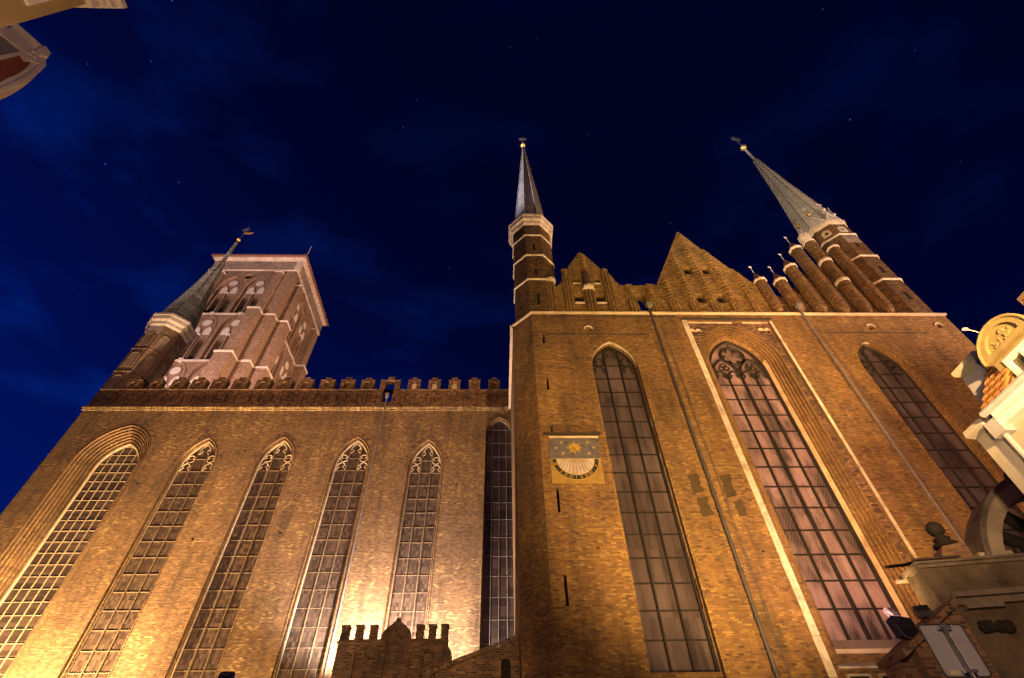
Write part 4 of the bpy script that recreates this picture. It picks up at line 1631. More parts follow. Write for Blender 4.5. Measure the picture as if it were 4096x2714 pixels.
def butt(x0, x1, y0, y1, z0, z1, ov=.12):
    mb.box(x0, x1, y0, y1, z0, z1)
    mbs.box(x0 - ov, x1 + ov, y0 - ov, y1 + ov, z1 - .02, z1 + .28)


for sgn in (1, -1):
    # south pair
    if sgn == 1:
        butt(-38.75, -36.45, 47.45, TY0 + .1, 20, 50.3)
        butt(-38.25, -36.55, 48.0, TY0 + .1, 50.3, 60.4)
        butt(-37.75, -36.65, 48.72, TY0 + .1, 60.4, 70.9, .08)
    else:
        butt(-47.75, -45.45, 47.45, TY0 + .1, 20, 50.3)
        butt(-47.65, -45.95, 48.0, TY0 + .1, 50.3, 60.4)
        butt(-47.55, -46.45, 48.72, TY0 + .1, 60.4, 70.9, .08)
for y0, y1, q in ((50.65, 52.9, 1), (60.55, 62.8, -1)):
    butt(TX1 - .1, -32.8, y0, y1, 20, 50.3)
    butt(TX1 - .1, -33.2, y0 + .1, y1 - .3, 50.3, 60.4)
    butt(TX1 - .1, -33.75, y0 + .2, y1 - .6, 60.4, 69.9, .08)
part('corner_buttress', mb, 'tower_brick', tw)
for z in (60.4, 50.3):
    mbs.box(TX0 - .1, TX1 + .12, TY0 - .12, TY0 + .3, z - .02, z + .28)
    mbs.box(TX1 - .3, TX1 + .12, TY0 + .31, TY1, z - .02, z + .28)
mbs.box(TX0 - .15, TX1 + .17, TY0 - .17, TY0 + .5, 72.05, 72.32)
mbs.box(TX1 - .5, TX1 + .17, TY0 + .51, TY1 + .15, 72.05, 72.32)
part('string_course', mbs, 'tower_stone', tw)
mb = MB()
mb.box(TX0 - .02, TX1 + .04, TY0 - .04, TY0 + .5, 72.32, 74.9)
mb.box(TX1 - .5, TX1 + .04, TY0 + .51, TY1, 72.32, 74.9)
mb.box(TX0 - .02, TX0 + .5, TY0 + .51, TY1, 72.32, 74.9)
part('frieze', mb, 'frieze_stone', tw)
mb = MB()
for (o_, z0, z1) in ((.14, 74.9, 75.1), (.30, 75.1, 75.32), (.52, 75.32, 75.55)):
    mb.box(TX0 - o_, TX1 + o_, TY0 - o_, TY1 + o_, z0, z1)
mb.box(TX1 - .75, TX1 + .10, TY0 - .10, TY0 + .7, 72.34, 74.88)
part('cornice', mb, 'tower_stone', tw)
mb = MB()
mb.box(TX0 - .82, TX1 + .82, TY0 - .82, TY1 + .82, 75.55, 75.72)
x = TX0 - .82
while x < TX1 + .82:
    mb.tube([(x, TY0 - .86, 75.76), (x, TY0 - .3, 76.0)], .09, 5)
    x += .24
y = TY0 - .82
while y < TY1 + .82:
    mb.tube([(TX1 + .86, y, 75.76), (TX1 + .3, y, 76.0)], .09, 5)
    y += .24
mb.add([(TX0 - .8, TY0 - .8, 75.72), (TX1 + .8, TY0 - .8, 75.72), (TX1 + .8, TY1 + .8, 75.72), (TX0 - .8, TY1 + .8, 75.72), (TC, TY0 + 4, 78.5), (TC, TY1 - 4, 78.5)],
       [(0, 1, 4), (1, 2, 5, 4), (2, 3, 5), (3, 0, 4, 5)])
part('tower_roof', mb, 'eave_tile', tw)
mb = MB()
mb.tube([(TX1 + .6, TY0 - .5, 75.7), (TX1 + .6, TY0 - .5, 79.2)], .04, 5)
part('lightning_rod', mb, 'pale_iron', tw)


# ================================================================== DRAINPIPES
def drainpipe(x, y, z0, z1, r, material, label, hop=None, cable=None):
    t = thing('drainpipe', (x, y, z0), label, 'drainpipe')
    mb_ = MB()
    mb_.tube([(x, y, z0), (x, y, z1)], r, 8)
    z = z0 + 1
    while z < z1:
        mb_.lathe([(r * 1.35, z - .05), (r * 1.35, z + .05)], x, y, 8)
        z += 1.9
    part('pipe', mb_, material, t, smooth=False)
    mb_ = MB()
    z = z0 + 2.2
    while z < z1:
        mb_.box(x - .03, x + .03, y, y + .2, z - .02, z + .02)
        z += 1.9
    part('bracket', mb_, 'wrought_iron', t)
    if hop:
        w, za, zb, yo = hop
        mb_ = MB()
        vs = []
        for (s_, z) in ((.5, za), (1.0, za + (zb - za) * .5), (1.0, zb)):
            for dx, dy in ((-1, -1), (1, -1), (1, 1), (-1, 1)):
                vs.append((x + dx * w * s_, y - yo + dy * w * .75 * s_, z))
        fs = [(0, 3, 2, 1), (8, 9, 10, 11)]
        for k in range(2):
            for i in range(4):
                j = (i + 1) % 4
                fs.append((k * 4 + i, k * 4 + j, k * 4 + 4 + j, k * 4 + 4 + i))
        mb_.add(vs, fs)
        part('hopper', mb_, 'lead_pipe', t)
    return t


drainpipe(-9.85, YN - .18, 3, 30.0, .058, 'lead_pipe', 'grey drainpipe with a small hopper running down the nave wall', (.16, 29.9, 30.4, .1))
drainpipe(10.83, YT - .22, 2, 29.2, .088, 'dark_pipe', 'dark drainpipe between the sundial window and the white framed window', (.24, 29.15, 29.55, .18))
drainpipe(21.85, YT - .22, 2, 29.2, .08, 'lead_pipe', 'pale grey drainpipe on the wall to the right of the white framed window', (.24, 29.15, 29.55, .18))
for x, lab in ((11.35, 'thin dark cable hanging down the wall beside the dark drainpipe'), (22.35, 'thin dark cable hanging down the wall beside the pale grey drainpipe')):
    mb = MB()
    pts = [(x + .03 * math.sin(z * .9), YT - .07, z) for z in [5 + i * 1.5 for i in range(16)]]
    mb.tube(pts, .016, 4)
    mb.tube([(p[0] + .09, p[1], p[2]) for p in pts], .012, 4)
    tag(part('lightning_cable', mb, 'wrought_iron'), lab, 'cable')

# ================================================================== SUNDIAL
sd = thing('sundial', (4.07, YT, 15.15), 'painted sundial with gold sun, six stars and roman hours on the transept wall', 'sundial')
Md = FS(YT)
mb = MB()
mb.plate([(2.72, 16.62), (2.70, 17.5), (2.9, 17.94), (5.43, 17.95), (5.46, 16.62)], [], Md, -.05, .05)
part('sky_panel', mb, 'dial_grey', sd)
mb = MB()
mb.plate([(2.72, 15.15), (2.72, 16.615), (5.46, 16.615), (5.44, 15.14)], [], Md, -.045, .05)
part('ochre_panel', mb, 'dial_ochre', sd)
DC = (4.07, 16.60)


def half(r, n=24, k=1.0):
    return [(DC[0] + r * math.cos(PI + PI * i / n), DC[1] + k * r * math.sin(PI + PI * i / n)) for i in range(n + 1)]


mb = MB()
mb.plate(half(1.25), [], Md, -.054, -.047)
part('hour_band', mb, 'dial_black', sd)
mb = MB()
mb.plate(half(1.01, k=.97), [], Md, -.060, -.056)
part('dial_face', mb, 'dial_face', sd)
mb = MB()
mb.tube([Md(x, z, -.058) for x, z in half(1.26)], .018, 5)
mb.tube([Md(x, z, -.062) for x, z in half(1.02, k=.97)], .014, 5)
mb.box(2.80, 5.47, YT - .066, YT - .046, 16.59, 16.625)
part('gold_border', mb, 'gold_paint', sd)
mb = MB()
for i in range(11):
    th = R(205 + 13 * i)
    x, z = DC[0] + .99 * math.cos(th), DC[1] + .96 * math.sin(th)
    t = (16.58 - 17.32) / (z - 17.32)
    mb.tube([Md(4.07 + (x - 4.07) * t, 16.58, -.063), Md(x, z, -.063)], .009, 4)
part('hour_line', mb, 'dial_black', sd)
NUM = ['IX', None, 'X', 'XI', 'XII', 'I', 'II', 'III', 'IIII', None, 'V']


def numeral(txt, c, ang):
    mb_ = MB()
    e = Vector((math.cos(ang), math.sin(ang)))
    t = Vector((-e.y, e.x))

    def P(u, v):
        q = Vector(c) + t * u + e * v
        return Md(q.x, q.y, -.058)
    hgt = .075
    adv = {'I': .062, 'X': .105, 'V': .10}
    tot = sum(adv[ch] for ch in txt)
    u = -tot / 2
    for ch in txt:
        w = adv[ch]
        um = u + w / 2
        if ch == 'I':
            mb_.tube([P(um, -hgt), P(um, hgt)], .013, 4)
            mb_.tube([P(um - .02, -hgt), P(um + .02, -hgt)], .008, 4)
            mb_.tube([P(um - .02, hgt), P(um + .02, hgt)], .008, 4)
        elif ch == 'X':
            mb_.tube([P(um - .035, -hgt), P(um + .035, hgt)], .012, 4)
            mb_.tube([P(um + .035, -hgt), P(um - .035, hgt)], .012, 4)
        else:
            mb_.tube([P(um - .035, -hgt), P(um, hgt)], .012, 4)
            mb_.tube([P(um + .035, -hgt), P(um, hgt)], .012, 4)
        u += w
    return part('hour_numeral', mb_, 'gold_paint', sd)


for i, tx in enumerate(NUM):
    if tx:
        th = R(196 + 14.2 * i)
        numeral(tx, (DC[0] + 1.135 * math.cos(th), DC[1] + 1.12 * math.sin(th)), th)


def star(c, pts_n, r0, r1, name, rays=None):
    mb_ = MB()
    lp = []
    for i in range(pts_n * 2):
        a = PI / 2 + PI * i / pts_n
        rad = r0 * (rays[i // 2 % len(rays)] if rays else 1) if i % 2 == 0 else r1
        lp.append((c[0] + rad * math.cos(a), c[1] + rad * math.sin(a)))
    mb_.plate(lp, [], Md, -.058, -.052)
    return part(name, mb_, 'gold_paint', sd)


star((4.10, 17.30), 16, .50, .25, 'gold_sun', rays=[1.0, .72])
s0 = star((3.10, 17.30), 6, .135, .05, 'gold_star')
for c in ((3.42, 17.66), (3.45, 16.95), (4.86, 17.66), (5.16, 17.32), (4.86, 16.95)):
    dup_part(s0, (c[0] - 3.10, 0, c[1] - 17.30))
mb = MB()
mb.tube([Md(4.10, 17.32, -.06), Md(4.12, 16.62, -.62)], .014, 5)
mb.tube([Md(4.10, 17.32, -.06), Md(3.62, 16.90, -.30), ], .012, 5)
mb.tube([Md(4.115, 16.8, -.48), Md(4.115, 16.75, -.05)], .010, 5)
part('gnomon', mb, 'wrought_iron', sd)
mb = MB()
mb.add([(2.45, YT + .02, 18.28), (5.62, YT + .02, 18.28), (5.62, YT - .42, 18.10), (2.45, YT - .42, 18.10), (2.45, YT - .42, 18.04), (5.62, YT - .42, 18.04), (2.45, YT + .02, 18.18), (5.62, YT + .02, 18.18)],
       [(0, 1, 2, 3), (3, 2, 5, 4), (4, 5, 7, 6), (0, 3, 4, 6), (1, 2, 5, 7)])
part('canopy', mb, 'soot_wood', sd)
mb = MB()
mb.box(2.75, 5.50, YT - .10, YT + .01, 17.97, 18.06)
part('canopy_rail', mb, 'sandstone', sd)

# ================================================================== PORCH at the foot of the nave
YA = 29.0
pc = thing('porch', (-5.4, YA, 0), 'low dark brick porch with battlements and ogee gable in front of the nave', 'porch')


def ogee(cx, h, z0, zs, za, n=5):
    """ogee headed outline (left to right)"""
    left = [(cx - h, z0), (cx - h, zs)]
    for i in range(1, n + 1):
        t = i / n
        left.append((cx - h + h * .45 * (1 - math.cos(t * PI / 2)), zs + (za - zs) * .55 * math.sin(t * PI / 2)))
    for i in range(1, n + 1):
        t = i / n
        left.append((cx - h * .55 + h * .55 * math.sin(t * PI / 2), zs + (za - zs) * (.55 + .45 * (1 - math.cos(t * PI / 2)))))
    return left + [(2 * cx - x, z) for x, z in reversed(left[:-1])]


mb = MB()
nl = [ogee(-7.08, .27, 5, 9.22, 9.58), ogee(-6.44, .27, 5, 9.22, 9.58), ogee(-4.28, .27, 5, 9.20, 9.54), ogee(-3.62, .27, 5, 9.20, 9.54), ogee(-5.34, .50, 5, 9.95, 10.58)]
top = 9.97
og = [(-6.07, top), (-6.05, 10.15), (-5.98, 10.30), (-5.84, 10.45), (-5.66, 10.58), (-5.50, 10.70), (-5.42, 10.80), (-5.38, 10.93), (-5.30, 10.93), (-5.26, 10.80), (-5.18, 10.70), (-5.02, 10.58), (-4.84, 10.45), (-4.70, 10.30), (-4.63, 10.15), (-4.61, top)]
outer = [(-8.30, 0), (-8.30, top)] + og + [(-2.66, top), (-2.62, 9.66), (-2.45, 9.40), (-2.40, 9.20), (-2.40, 0)]
mb.plate(outer, nl, FS(YA), 0, .20, back=False)
mb.plate(outer, [], FS(YA), .20, .45)
mb.box(-8.30, -2.45, YA + .45, YN - .6, 0, 8.2)
part('porch_wall', mb, 'porch_brick', pc)
mb = MB()
mb.box(-8.35, -6.08, YA - .06, YA + .02, 9.78, 9.90)
mb.box(-4.60, -2.60, YA - .06, YA + .02, 9.78, 9.90)
part('porch_string', mb, 'porch_brick', pc)
mb = MB()
for lp, r_ in zip(nl, (.05, .05, .05, .05, .06)):
    mb.tube([(x, YA - .02, z) for x, z in lp], r_, 6)
mb.tube([(x, YA - .03, z) for x, z in og], .065, 6)
part('roll_moulding', mb, 'porch_brick', pc)
m0 = None
for a, b in ((-8.26, -7.89), (-7.52, -7.13), (-6.78, -6.39), (-4.34, -3.98), (-3.68, -3.32), (-3.03, -2.68)):
    if m0 is None:
        mb = MB()
        mb.box(a, b, YA + .01, YA + .44, top, 10.62)
        mb.box(a - .03, b + .03, YA - .02, YA + .47, 10.55, 10.66)
        m0 = part('merlon', mb, 'porch_brick', pc)
        a0 = (a + b) / 2
    else:
        dup_part(m0, ((a + b) / 2 - a0, 0, rr.uniform(-.02, .02)))

# stair wall climbing to the transept
YS_ = 26.5
sw = thing('stair_wall', (-.9, YS_, 0), 'dark brick wall with sloping coping climbing from the porch to the transept corner', 'wall')
mb = MB()
mb.plate([(-2.9, 0), (-2.9, 7.85), (1.1, 9.2), (1.1, 0)], [[(.12, 5), (.12, 8.28), (.2, 8.36), (.34, 8.40), (.48, 8.36), (.56, 8.28), (.56, 5)]], FS(YS_), 0, .5)
part('sloped_wall', mb, 'porch_brick', sw)
mb = MB()
n = 34
for i in range(n):
    x0 = -2.98 + 4.06 * i / n
    x1 = -2.98 + 4.06 * (i + 1) / n - .015
    z0 = 7.82 + (x0 + 2.98) * .338
    z1 = 7.82 + (x1 + 2.98) * .338
    o_ = rr.uniform(-.012, .012)
    mb.add([(x0, YS_ - .10, z0 + o_), (x1, YS_ - .10, z1 + o_), (x1, YS_ + .6, z1), (x0, YS_ + .6, z0), (x0, YS_ - .10, z0 + .22 + o_), (x1, YS_ - .10, z1 + .22 + o_), (x1, YS_ + .6, z1 + .26), (x0, YS_ + .6, z0 + .26)],
           [(0, 3, 2, 1), (4, 5, 6, 7), (0, 1, 5, 4), (1, 2, 6, 5), (2, 3, 7, 6), (3, 0, 4, 7)])
part('coping', mb, 'porch_brick', sw)
mb = MB()
mb.box(.05, .65, YS_ + .4, YS_ + .45, 4, 8.5)
part('doorway', mb, 'black_void', sw)


# ================================================================== FLOODLIGHT FITTINGS
def floodlight(loc, yaw, tilt, s, label, glow=False):
    """black box lamp on a bracket; yaw turns it, tilt raises the glass"""
    t = thing('floodlight', loc, label, 'floodlight')
    Rm_ = Matrix.Rotation(R(yaw), 3, 'Z') @ Matrix.Rotation(R(tilt), 3, 'X')
    L = Vector(loc)

    def X(v):
        return tuple(L + Rm_ @ (Vector(v) * s))
    mb_ = MB()
    pr = [(-.30, -.32), (-.30, .30), (.05, .38), (.16, .30), (.16, -.10), (.02, -.34)]
    for sx_ in (-1, 1):
        pass
    vs = [X((-.42, y, z)) for y, z in pr] + [X((.42, y, z)) for y, z in pr]
    k = len(pr)
    mb_.add(vs, [tuple(range(k)), tuple(range(2 * k - 1, k - 1, -1))] + [(i, (i + 1) % k, k + (i + 1) % k, k + i) for i in range(k)])
    part('housing', mb_, 'black_housing', t)
    mb_ = MB()
    mb_.add([X((-.36, -.305, -.26)), (X((.36, -.305, -.26))), X((.36, -.305, .24)), X((-.36, -.305, .24)), X((-.36, -.29, -.26)), (X((.36, -.29, -.26))), X((.36, -.29, .24)), X((-.36, -.29, .24))],
            [(0, 1, 2, 3), (7, 6, 5, 4), (0, 4, 5, 1), (1, 5, 6, 2), (2, 6, 7, 3), (3, 7, 4, 0)])
    part('lamp_lens', mb_, 'lamp_glass' if glow else 'black_housing', t)
    mb_ = MB()
    mb_.tube([X((-.46, 0, .05)), X((-.46, .1, -.45)), X((.46, .1, -.45)), X((.46, 0, .05))], .025 * s, 5)
    mb_.tube([X((0, .1, -.45)), X((0, .1, -.8))], .03 * s, 5)
    part('yoke', mb_, 'wrought_iron', t)
    return t


floodlight((-8.05, 30.6, 9.55), 150, 50, .7, 'glaring floodlight behind the left battlements of the dark porch', True)
spot('flood_lamp', (-8.35, 31.0, 9.7), (-7.9, 33.4, 13.2), 13000, (1.0, 0.80, 0.72), 150, 0.5, .12)
spot('flood_lamp', (-3.5, 31.2, 9.0), (-4.0, 33.4, 12), 5500, (1.0, 0.78, 0.68), 150, 0.5, .12)
spot('flood_lamp', (-5.8, 29.9, 8.6), (-6.3, 33.4, 20), 7500, PINK, 120, 0.6, .12)

# ================================================================== HOUSES
# ochre house whose corner rises at the far left
oh_ = thing('town_house', (-9.5, -2, 0), 'plain ochre rendered house wall rising at the top left edge', 'house')
mb = MB()
Mo = lambda u, v, d: (-8.77 - d, u, v)
mb.plate(rect(-9, 2.03, 0, 15.6), [rect(.75, 1.76, 12.75, 14.2)], Mo, 0, .4)
mb.box(-16, -9.17, 1.6, 2.0, 0, 15.5)
part('wall', mb, 'ochre_render', oh_)
mb = MB()
mb.box(-9.3, -8.67, 1.93, 2.10, 14.22, 14.50)
mb.box(-9.3, -8.60, -9, 2.10, 14.50, 14.62)
mb.box(-9.3, -8.52, -9, 2.16, 14.62, 14.80)
mb.box(-9.3, -8.40, -9, 2.20, 14.80, 14.95)
part('cornice', mb, 'pale_stucco', oh_)
mb = MB()
mb.plate(rect(.65, 1.82, 12.62, 14.22), [rect(.85, 1.66, 12.85, 14.1)], Mo, -.06, .2)
wf = part('window', mb, 'pale_stucco', oh_)
mb = MB()
mb.plate(rect(.75, 1.76, 12.75, 14.2), [], Mo, .12, .16)
part('pane', mb, 'house_glass', wf)

# white gable with red and grey fields
P0 = Vector((-13.6, 3.15, 0))
hu = Vector((.57, .82, 0)).normalized()
hn = Vector((hu.y, -hu.x, 0))


def MH(u, v, d):
    p = P0 + hu * u - hn * d
    return (p.x, p.y, v)


h2 = thing('gabled_house', tuple(P0), 'pale stucco gable with dark red and grey fields and curled mouldings at the left edge', 'house')
ou = [(-.05, 0), (-.05, 17.4), (.04, 17.67), (-.02, 17.97), (.73, 17.95), (.75, 17.82), (.88, 17.85), (.93, 17.63), (.98, 17.64), (1.08, 17.40), (1.14, 17.1), (1.18, 16.85), (1.24, 16.39), (1.26, 16.0), (1.27, 15.43), (1.30, 14.6), (1.5, 14.2), (1.5, 0)]
gray = [(.08, 16.2), (.09, 17.24), (.60, 17.28), (.555, 16.75), (.50, 16.2)]
red = [(.58, 14.8), (.62, 16.41), (.67, 17.1), (.82, 17.01), (.88, 17.16), (.94, 17.04), (1.0, 16.76), (1.05, 16.31), (1.05, 16.0), (1.07, 15.73), (1.08, 14.8)]
mb = MB()
mb.plate(ou, [gray, red], MH, 0, .5)
part('gable_wall', mb, 'pale_stucco', h2)
mb = MB()
mb.plate([(.02, 16.0), (.02, 17.3), (.63, 17.34), (.55, 16.0)], [], MH, .06, .1)
part('grey_field', mb, 'grey_render', h2)
mb = MB()
mb.plate([(.575, 14.7), (.6, 16.4), (.64, 17.15), (.95, 17.2), (1.1, 16.4), (1.12, 14.7)], [], MH, .05, .09)
part('red_field', mb, 'red_render', h2)
mb = MB()
for off, r_ in ((0.0, .035), (-.07, .028), (-.15, .02)):
    mb.tube([MH(-.02, 17.93 + off, -.04), MH(.70 + off * .3, 17.91 + off, -.04)], r_, 6)
for k_, r_ in ((1.0, .04), (.955, .03), (.91, .022)):
    c0 = (.55, 16.0)
    mb.tube([MH(c0[0] + (x - c0[0]) * k_, c0[1] + (z - c0[1]) * k_, -.03) for x, z in ((.93, 17.60), (1.08, 17.38), (1.14, 17.1), (1.18, 16.85), (1.23, 16.39), (1.25, 16.0), (1.26, 15.43), (1.28, 14.7))], r_, 6)
for c_, r0_ in (((.80, 17.42), .17), ((.90, 17.22), .10)):
    mb.tube([MH(c_[0] + r0_ * (1 - t / 16) * math.cos(t * .62), c_[1] + r0_ * (1 - t / 16) * math.sin(t * .62), -.03) for t in range(15)], .03, 6)
mb.plate([(.70, 17.78), (.72, 17.95), (.92, 17.86), (.97, 17.64), (.85, 17.5), (.72, 17.6)], [], MH, -.12, .1)
part('scroll_moulding', mb, 'pale_stucco', h2)
mb = MB()
mb.plate([(.60 + .05 * math.cos(t), 16.02 + .09 * math.sin(t)) for t in [2 * PI * i / 14 for i in range(14)]], [], MH, .02, .06)
part('oval_boss', mb, 'white_paint', h2)

# house on the right with a golden dormer
h3 = thing('dormer_house', (14, 6, 0), 'cream house with orange pantile roof and golden arched dormer at the right edge', 'house')
mb = MB()
YPW = 9.0
prof = [(11.43, 0), (11.43, 8.46), (11.19, 8.50), (11.22, 8.66), (11.6, 8.76), (11.95, 8.92), (12.18, 9.07), (12.33, 9.32), (12.42, 9.66), (12.50, 10.1), (12.54, 10.48), (12.27, 10.50), (12.27, 10.62), (12.72, 10.95), (13.0, 10.98), (13.4, 11.0), (14.2, 10.4), (16, 9.0), (16, 0)]
mb.plate(prof, [], lambda u, v, d: (u, YPW + d, v), 0, .55)
part('party_wall', mb, 'cream_stucco', h3)
mb = MB()
cp = [(11.95, 8.94), (12.18, 9.09), (12.32, 9.33), (12.41, 9.66), (12.49, 10.1), (12.53, 10.46)]
mb.loft([(x - .02, YPW - .04, z + .01) for x, z in cp], [(x - .02, YPW + .59, z + .01) for x, z in cp])
mb.loft([(x - .02, YPW - .04, z + .01) for x, z in cp], [(x + .05, YPW - .04, z) for x, z in cp])
part('zinc_flashing', mb, 'zinc', h3)
mb = MB()
mb.plate(rect(-4, 9.0, 0, 8.3), [], FW(11.43), 0, .4)
part('wall', mb, 'cream_stucco', h3)
mb = MB()
mb.box(11.22, 11.6, -4, 8.7, 8.20, 8.36)
mb.box(11.12, 11.6, -4, 8.6, 8.36, 8.50)
part('eaves_cornice', mb, 'white_paint', h3)
mb = MB()
mb.tube([(11.1, -4, 8.56), (11.1, 8.75, 8.56)], .08, 8)
part('gutter', mb, 'zinc', h3)
mb = MB()
mb.box(11.15, 11.42, 8.62, 8.95, 8.05, 8.42)
mb.tube([(11.28, 8.8, 2), (11.28, 8.8, 8.1)], .06, 8)
part('rain_hopper', mb, 'zinc', h3)
# pantiles
mb = MB()
sl = math.tan(R(50))
for j in range(4):
    y = 8.9 - j * .22
    for i in range(9):
        x0 = 11.35 + i * .215
        z0 = 8.66 + (x0 - 11.35) * sl
        x1 = x0 + .26
        z1 = z0 + .26 * sl
        n_ = Vector((-math.sin(R(50)), 0, math.cos(R(50))))
        vs = []
        for (px, pz, lift) in ((x0, z0, .045), (x1, z1, .0)):
            for t in range(5):
                a = PI * t / 4
                yy = y - .11 * math.cos(a)
                hgt = .055 * math.sin(a) + lift
                vs.append((px + n_.x * hgt, yy, pz + n_.z * hgt))
        mb.add(vs, [(t, t + 1, 5 + t + 1, 5 + t) for t in range(4)] + [(4, 3, 2, 1, 0)])
mb.add([(11.30, 8.1, 8.58), (11.30, 9.0, 8.58), (13.1, 9.0, 8.58 + 1.8 * sl), (13.1, 8.1, 8.58 + 1.8 * sl)], [(0, 1, 2, 3)])
mb.add([(11.30, -4, 8.58), (11.30, 8.1, 8.58), (16, 8.1, 8.9), (16, -4, 8.9)], [(0, 1, 2, 3)])
part('pantile_roof', mb, 'roof_tile', h3)
# dormer
dm_y0, dm_y1, dm_x = 7.02, 8.36, 12.0
mb = MB()
ym = (dm_y0 + dm_y1) / 2
mb.plate(rect(dm_y0, dm_y1, 8.3, 9.78), [rect(7.18, 8.10, 8.35, 9.66)], FW(dm_x), 0, 1.6)
dmr = part('dormer', mb, 'gold_stucco', h3)
mb = MB()
pedo = [(ym - (dm_y1 - dm_y0) / 2 * 1.08 * math.cos(PI * i / 16), 9.80 + .68 * math.sin(PI * i / 16)) for i in range(17)]
pedi = [(ym - (dm_y1 - dm_y0) / 2 * .72 * math.cos(PI * i / 16), 9.93 + .42 * math.sin(PI * i / 16)) for i in range(17)]
mb.plate(pedo, [pedi], FW(dm_x - .12), 0, 1.2)
mb.plate(pedi, [], FW(dm_x - .04), 0, .2)
mb.tube([FW(dm_x - .13)(u, v, 0) for u, v in pedo], .04, 6)
for i in range(26):
    a = rr.uniform(.15, PI - .15)
    q = rr.uniform(.1, .85)
    mb.ball((dm_x - .05, ym - .45 * q * math.cos(a), 9.96 + .36 * q * math.sin(a)), rr.uniform(.03, .065), 7, 5, (.6, 1, .7))
part('pediment', mb, 'gold_stucco', dmr)
mb = MB()
for c_, sg in (((8.42, 9.25), 1), ((8.40, 8.75), -1)):
    mb.tube([(dm_x - .02, c_[0] + .20 * (1 - t / 18) * math.cos(sg * t * .55), c_[1] + .26 * (1 - t / 18) * math.sin(sg * t * .55)) for t in range(16)], .035, 6)
part('scroll_ornament', mb, 'gold_stucco', dmr)
mb = MB()
mb.plate(rect(7.16, 8.12, 8.33, 9.68), [rect(7.27, 7.60, 9.10, 9.57), rect(7.68, 8.01, 9.10, 9.57), rect(7.27, 7.60, 8.4, 9.02), rect(7.68, 8.01, 8.4, 9.02)], FW(dm_x), -.05, .08)
part('window_frame', mb, 'white_paint', dmr)
mb = MB()
mb.plate(rect(7.2, 8.08, 8.35, 9.62), [], FW(dm_x), .05, .07)
part('pane', mb, 'house_glass', dmr)
mb = MB()
mb.tube([(11.95, 7.95, 10.38), (11.85, 7.95, 10.56), (11.70, 7.97, 10.66)], .016, 5)
mb.box(11.60, 11.72, 7.94, 8.0, 10.64, 10.69)
part('lamp_bracket', mb, 'pale_iron', dmr)
mb = MB()
mb.box(12.6, 13.2, 6.75, 7.2, 8.7, 10.9)
part('chimney', mb, 'chimney_brick', h3)

# ================================================================== GATEWAY lower right
G0 = Vector((10.9, 12.83, 0))
gu = Vector((2.2, -.40, 0)).normalized()
gn = Vector((-gu.y, gu.x, 0))


def MG(u, v, d):
    p = G0 + gu * u + gn * d
    return (p.x, p.y, v)


gt = thing('gateway', tuple(G0), 'weathered rendered gateway block carrying a big open stone arch', 'gateway')
mb = MB()
mb.plate(rect(0, 7.5, 0, 6.86), [], MG, 0, .8)
part('wall', mb, 'old_render', gt)
mb = MB()
mb.boxM(MG, -.12, 7.5, 6.86, 6.92, -.14, 1.2)
mb.boxM(MG, -.06, 7.5, 6.78, 6.86, -.07, .5)
mb.boxM(MG, .28, 7.5, 5.98, 6.10, -.30, .1)
mb.boxM(MG, .34, 7.5, 5.84, 5.98, -.16, .1)
mb.boxM(MG, .42, 1.25, 5.74, 5.84, -.20, .1)
part('stone_ledge', mb, 'gate_stone', gt)
mb = MB()
mb.add([MG(-.35, 7.25, .9), MG(.75, 7.32, .9), MG(1.0, 6.93, -.16), MG(-.14, 6.93, -.16), MG(-.35, 7.17, .9), MG(.75, 7.22, .9)], [(0, 1, 2, 3), (0, 4, 5, 1)])
mb.tube([MG(-.14 + 1.14 * 0, 6.96, -.16), MG(1.0, 6.96, -.16)], .03, 5)
part('tile_coping', mb, 'dark_tile', gt)
# pier with ball
mb = MB()
mb.plate([(.72, 6.9), (.74, 7.12), (.85, 7.30), (1.45, 7.38), (1.45, 6.9)], [], MG, .0, .5)
part('brick_pier', mb, 'chimney_brick', gt)
mb = MB()
q = MG(1.12, 7.86, .25)
mb.ball(q, .21, 12, 8)
mb.lathe([(.30, 7.38), (.30, 7.44), (.17, 7.50), (.22, 7.58), (.10, 7.66), (.12, 7.72)], q[0], q[1], 10)
part('ball_finial', mb, 'dark_sculpture', gt, smooth=True)
# the arch
mb = MB()
AC = (4.72, 6.0)


def arcp(rad, a0, a1, n=18):
    return [(AC[0] + rad * math.cos(R(a0 + (a1 - a0) * i / n)), AC[1] + rad * math.sin(R(a0 + (a1 - a0) * i / n))) for i in range(n + 1)]


mb.plate(arcp(3.06, 163, 17) + arcp(2.70, 19, 161), [], MG, .0, .7)
mb.plate([(1.55, 6.92), (1.55, 7.05), (2.35, 7.05), (2.35, 6.92)], [], MG, -.05, .75)
part('stone_arch', mb, 'sandstone', gt)
mb = MB()
mb.plate(arcp(3.20, 163, 17) + arcp(3.06, 17, 163), [], MG, -.10, .8)
part('arch_moulding', mb, 'gate_stone', gt)
mb = MB()
for a_ in (152, 138, 124, 110, 96):
    mb.boxM(MG, *(lambda p: (p[0] - .008, p[0] + .008))(arcp(2.9, a_, a_)[0]), *(lambda p: (p[1] - .22, p[1] + .22))(arcp(2.9, a_, a_)[0]), -.004, .01)
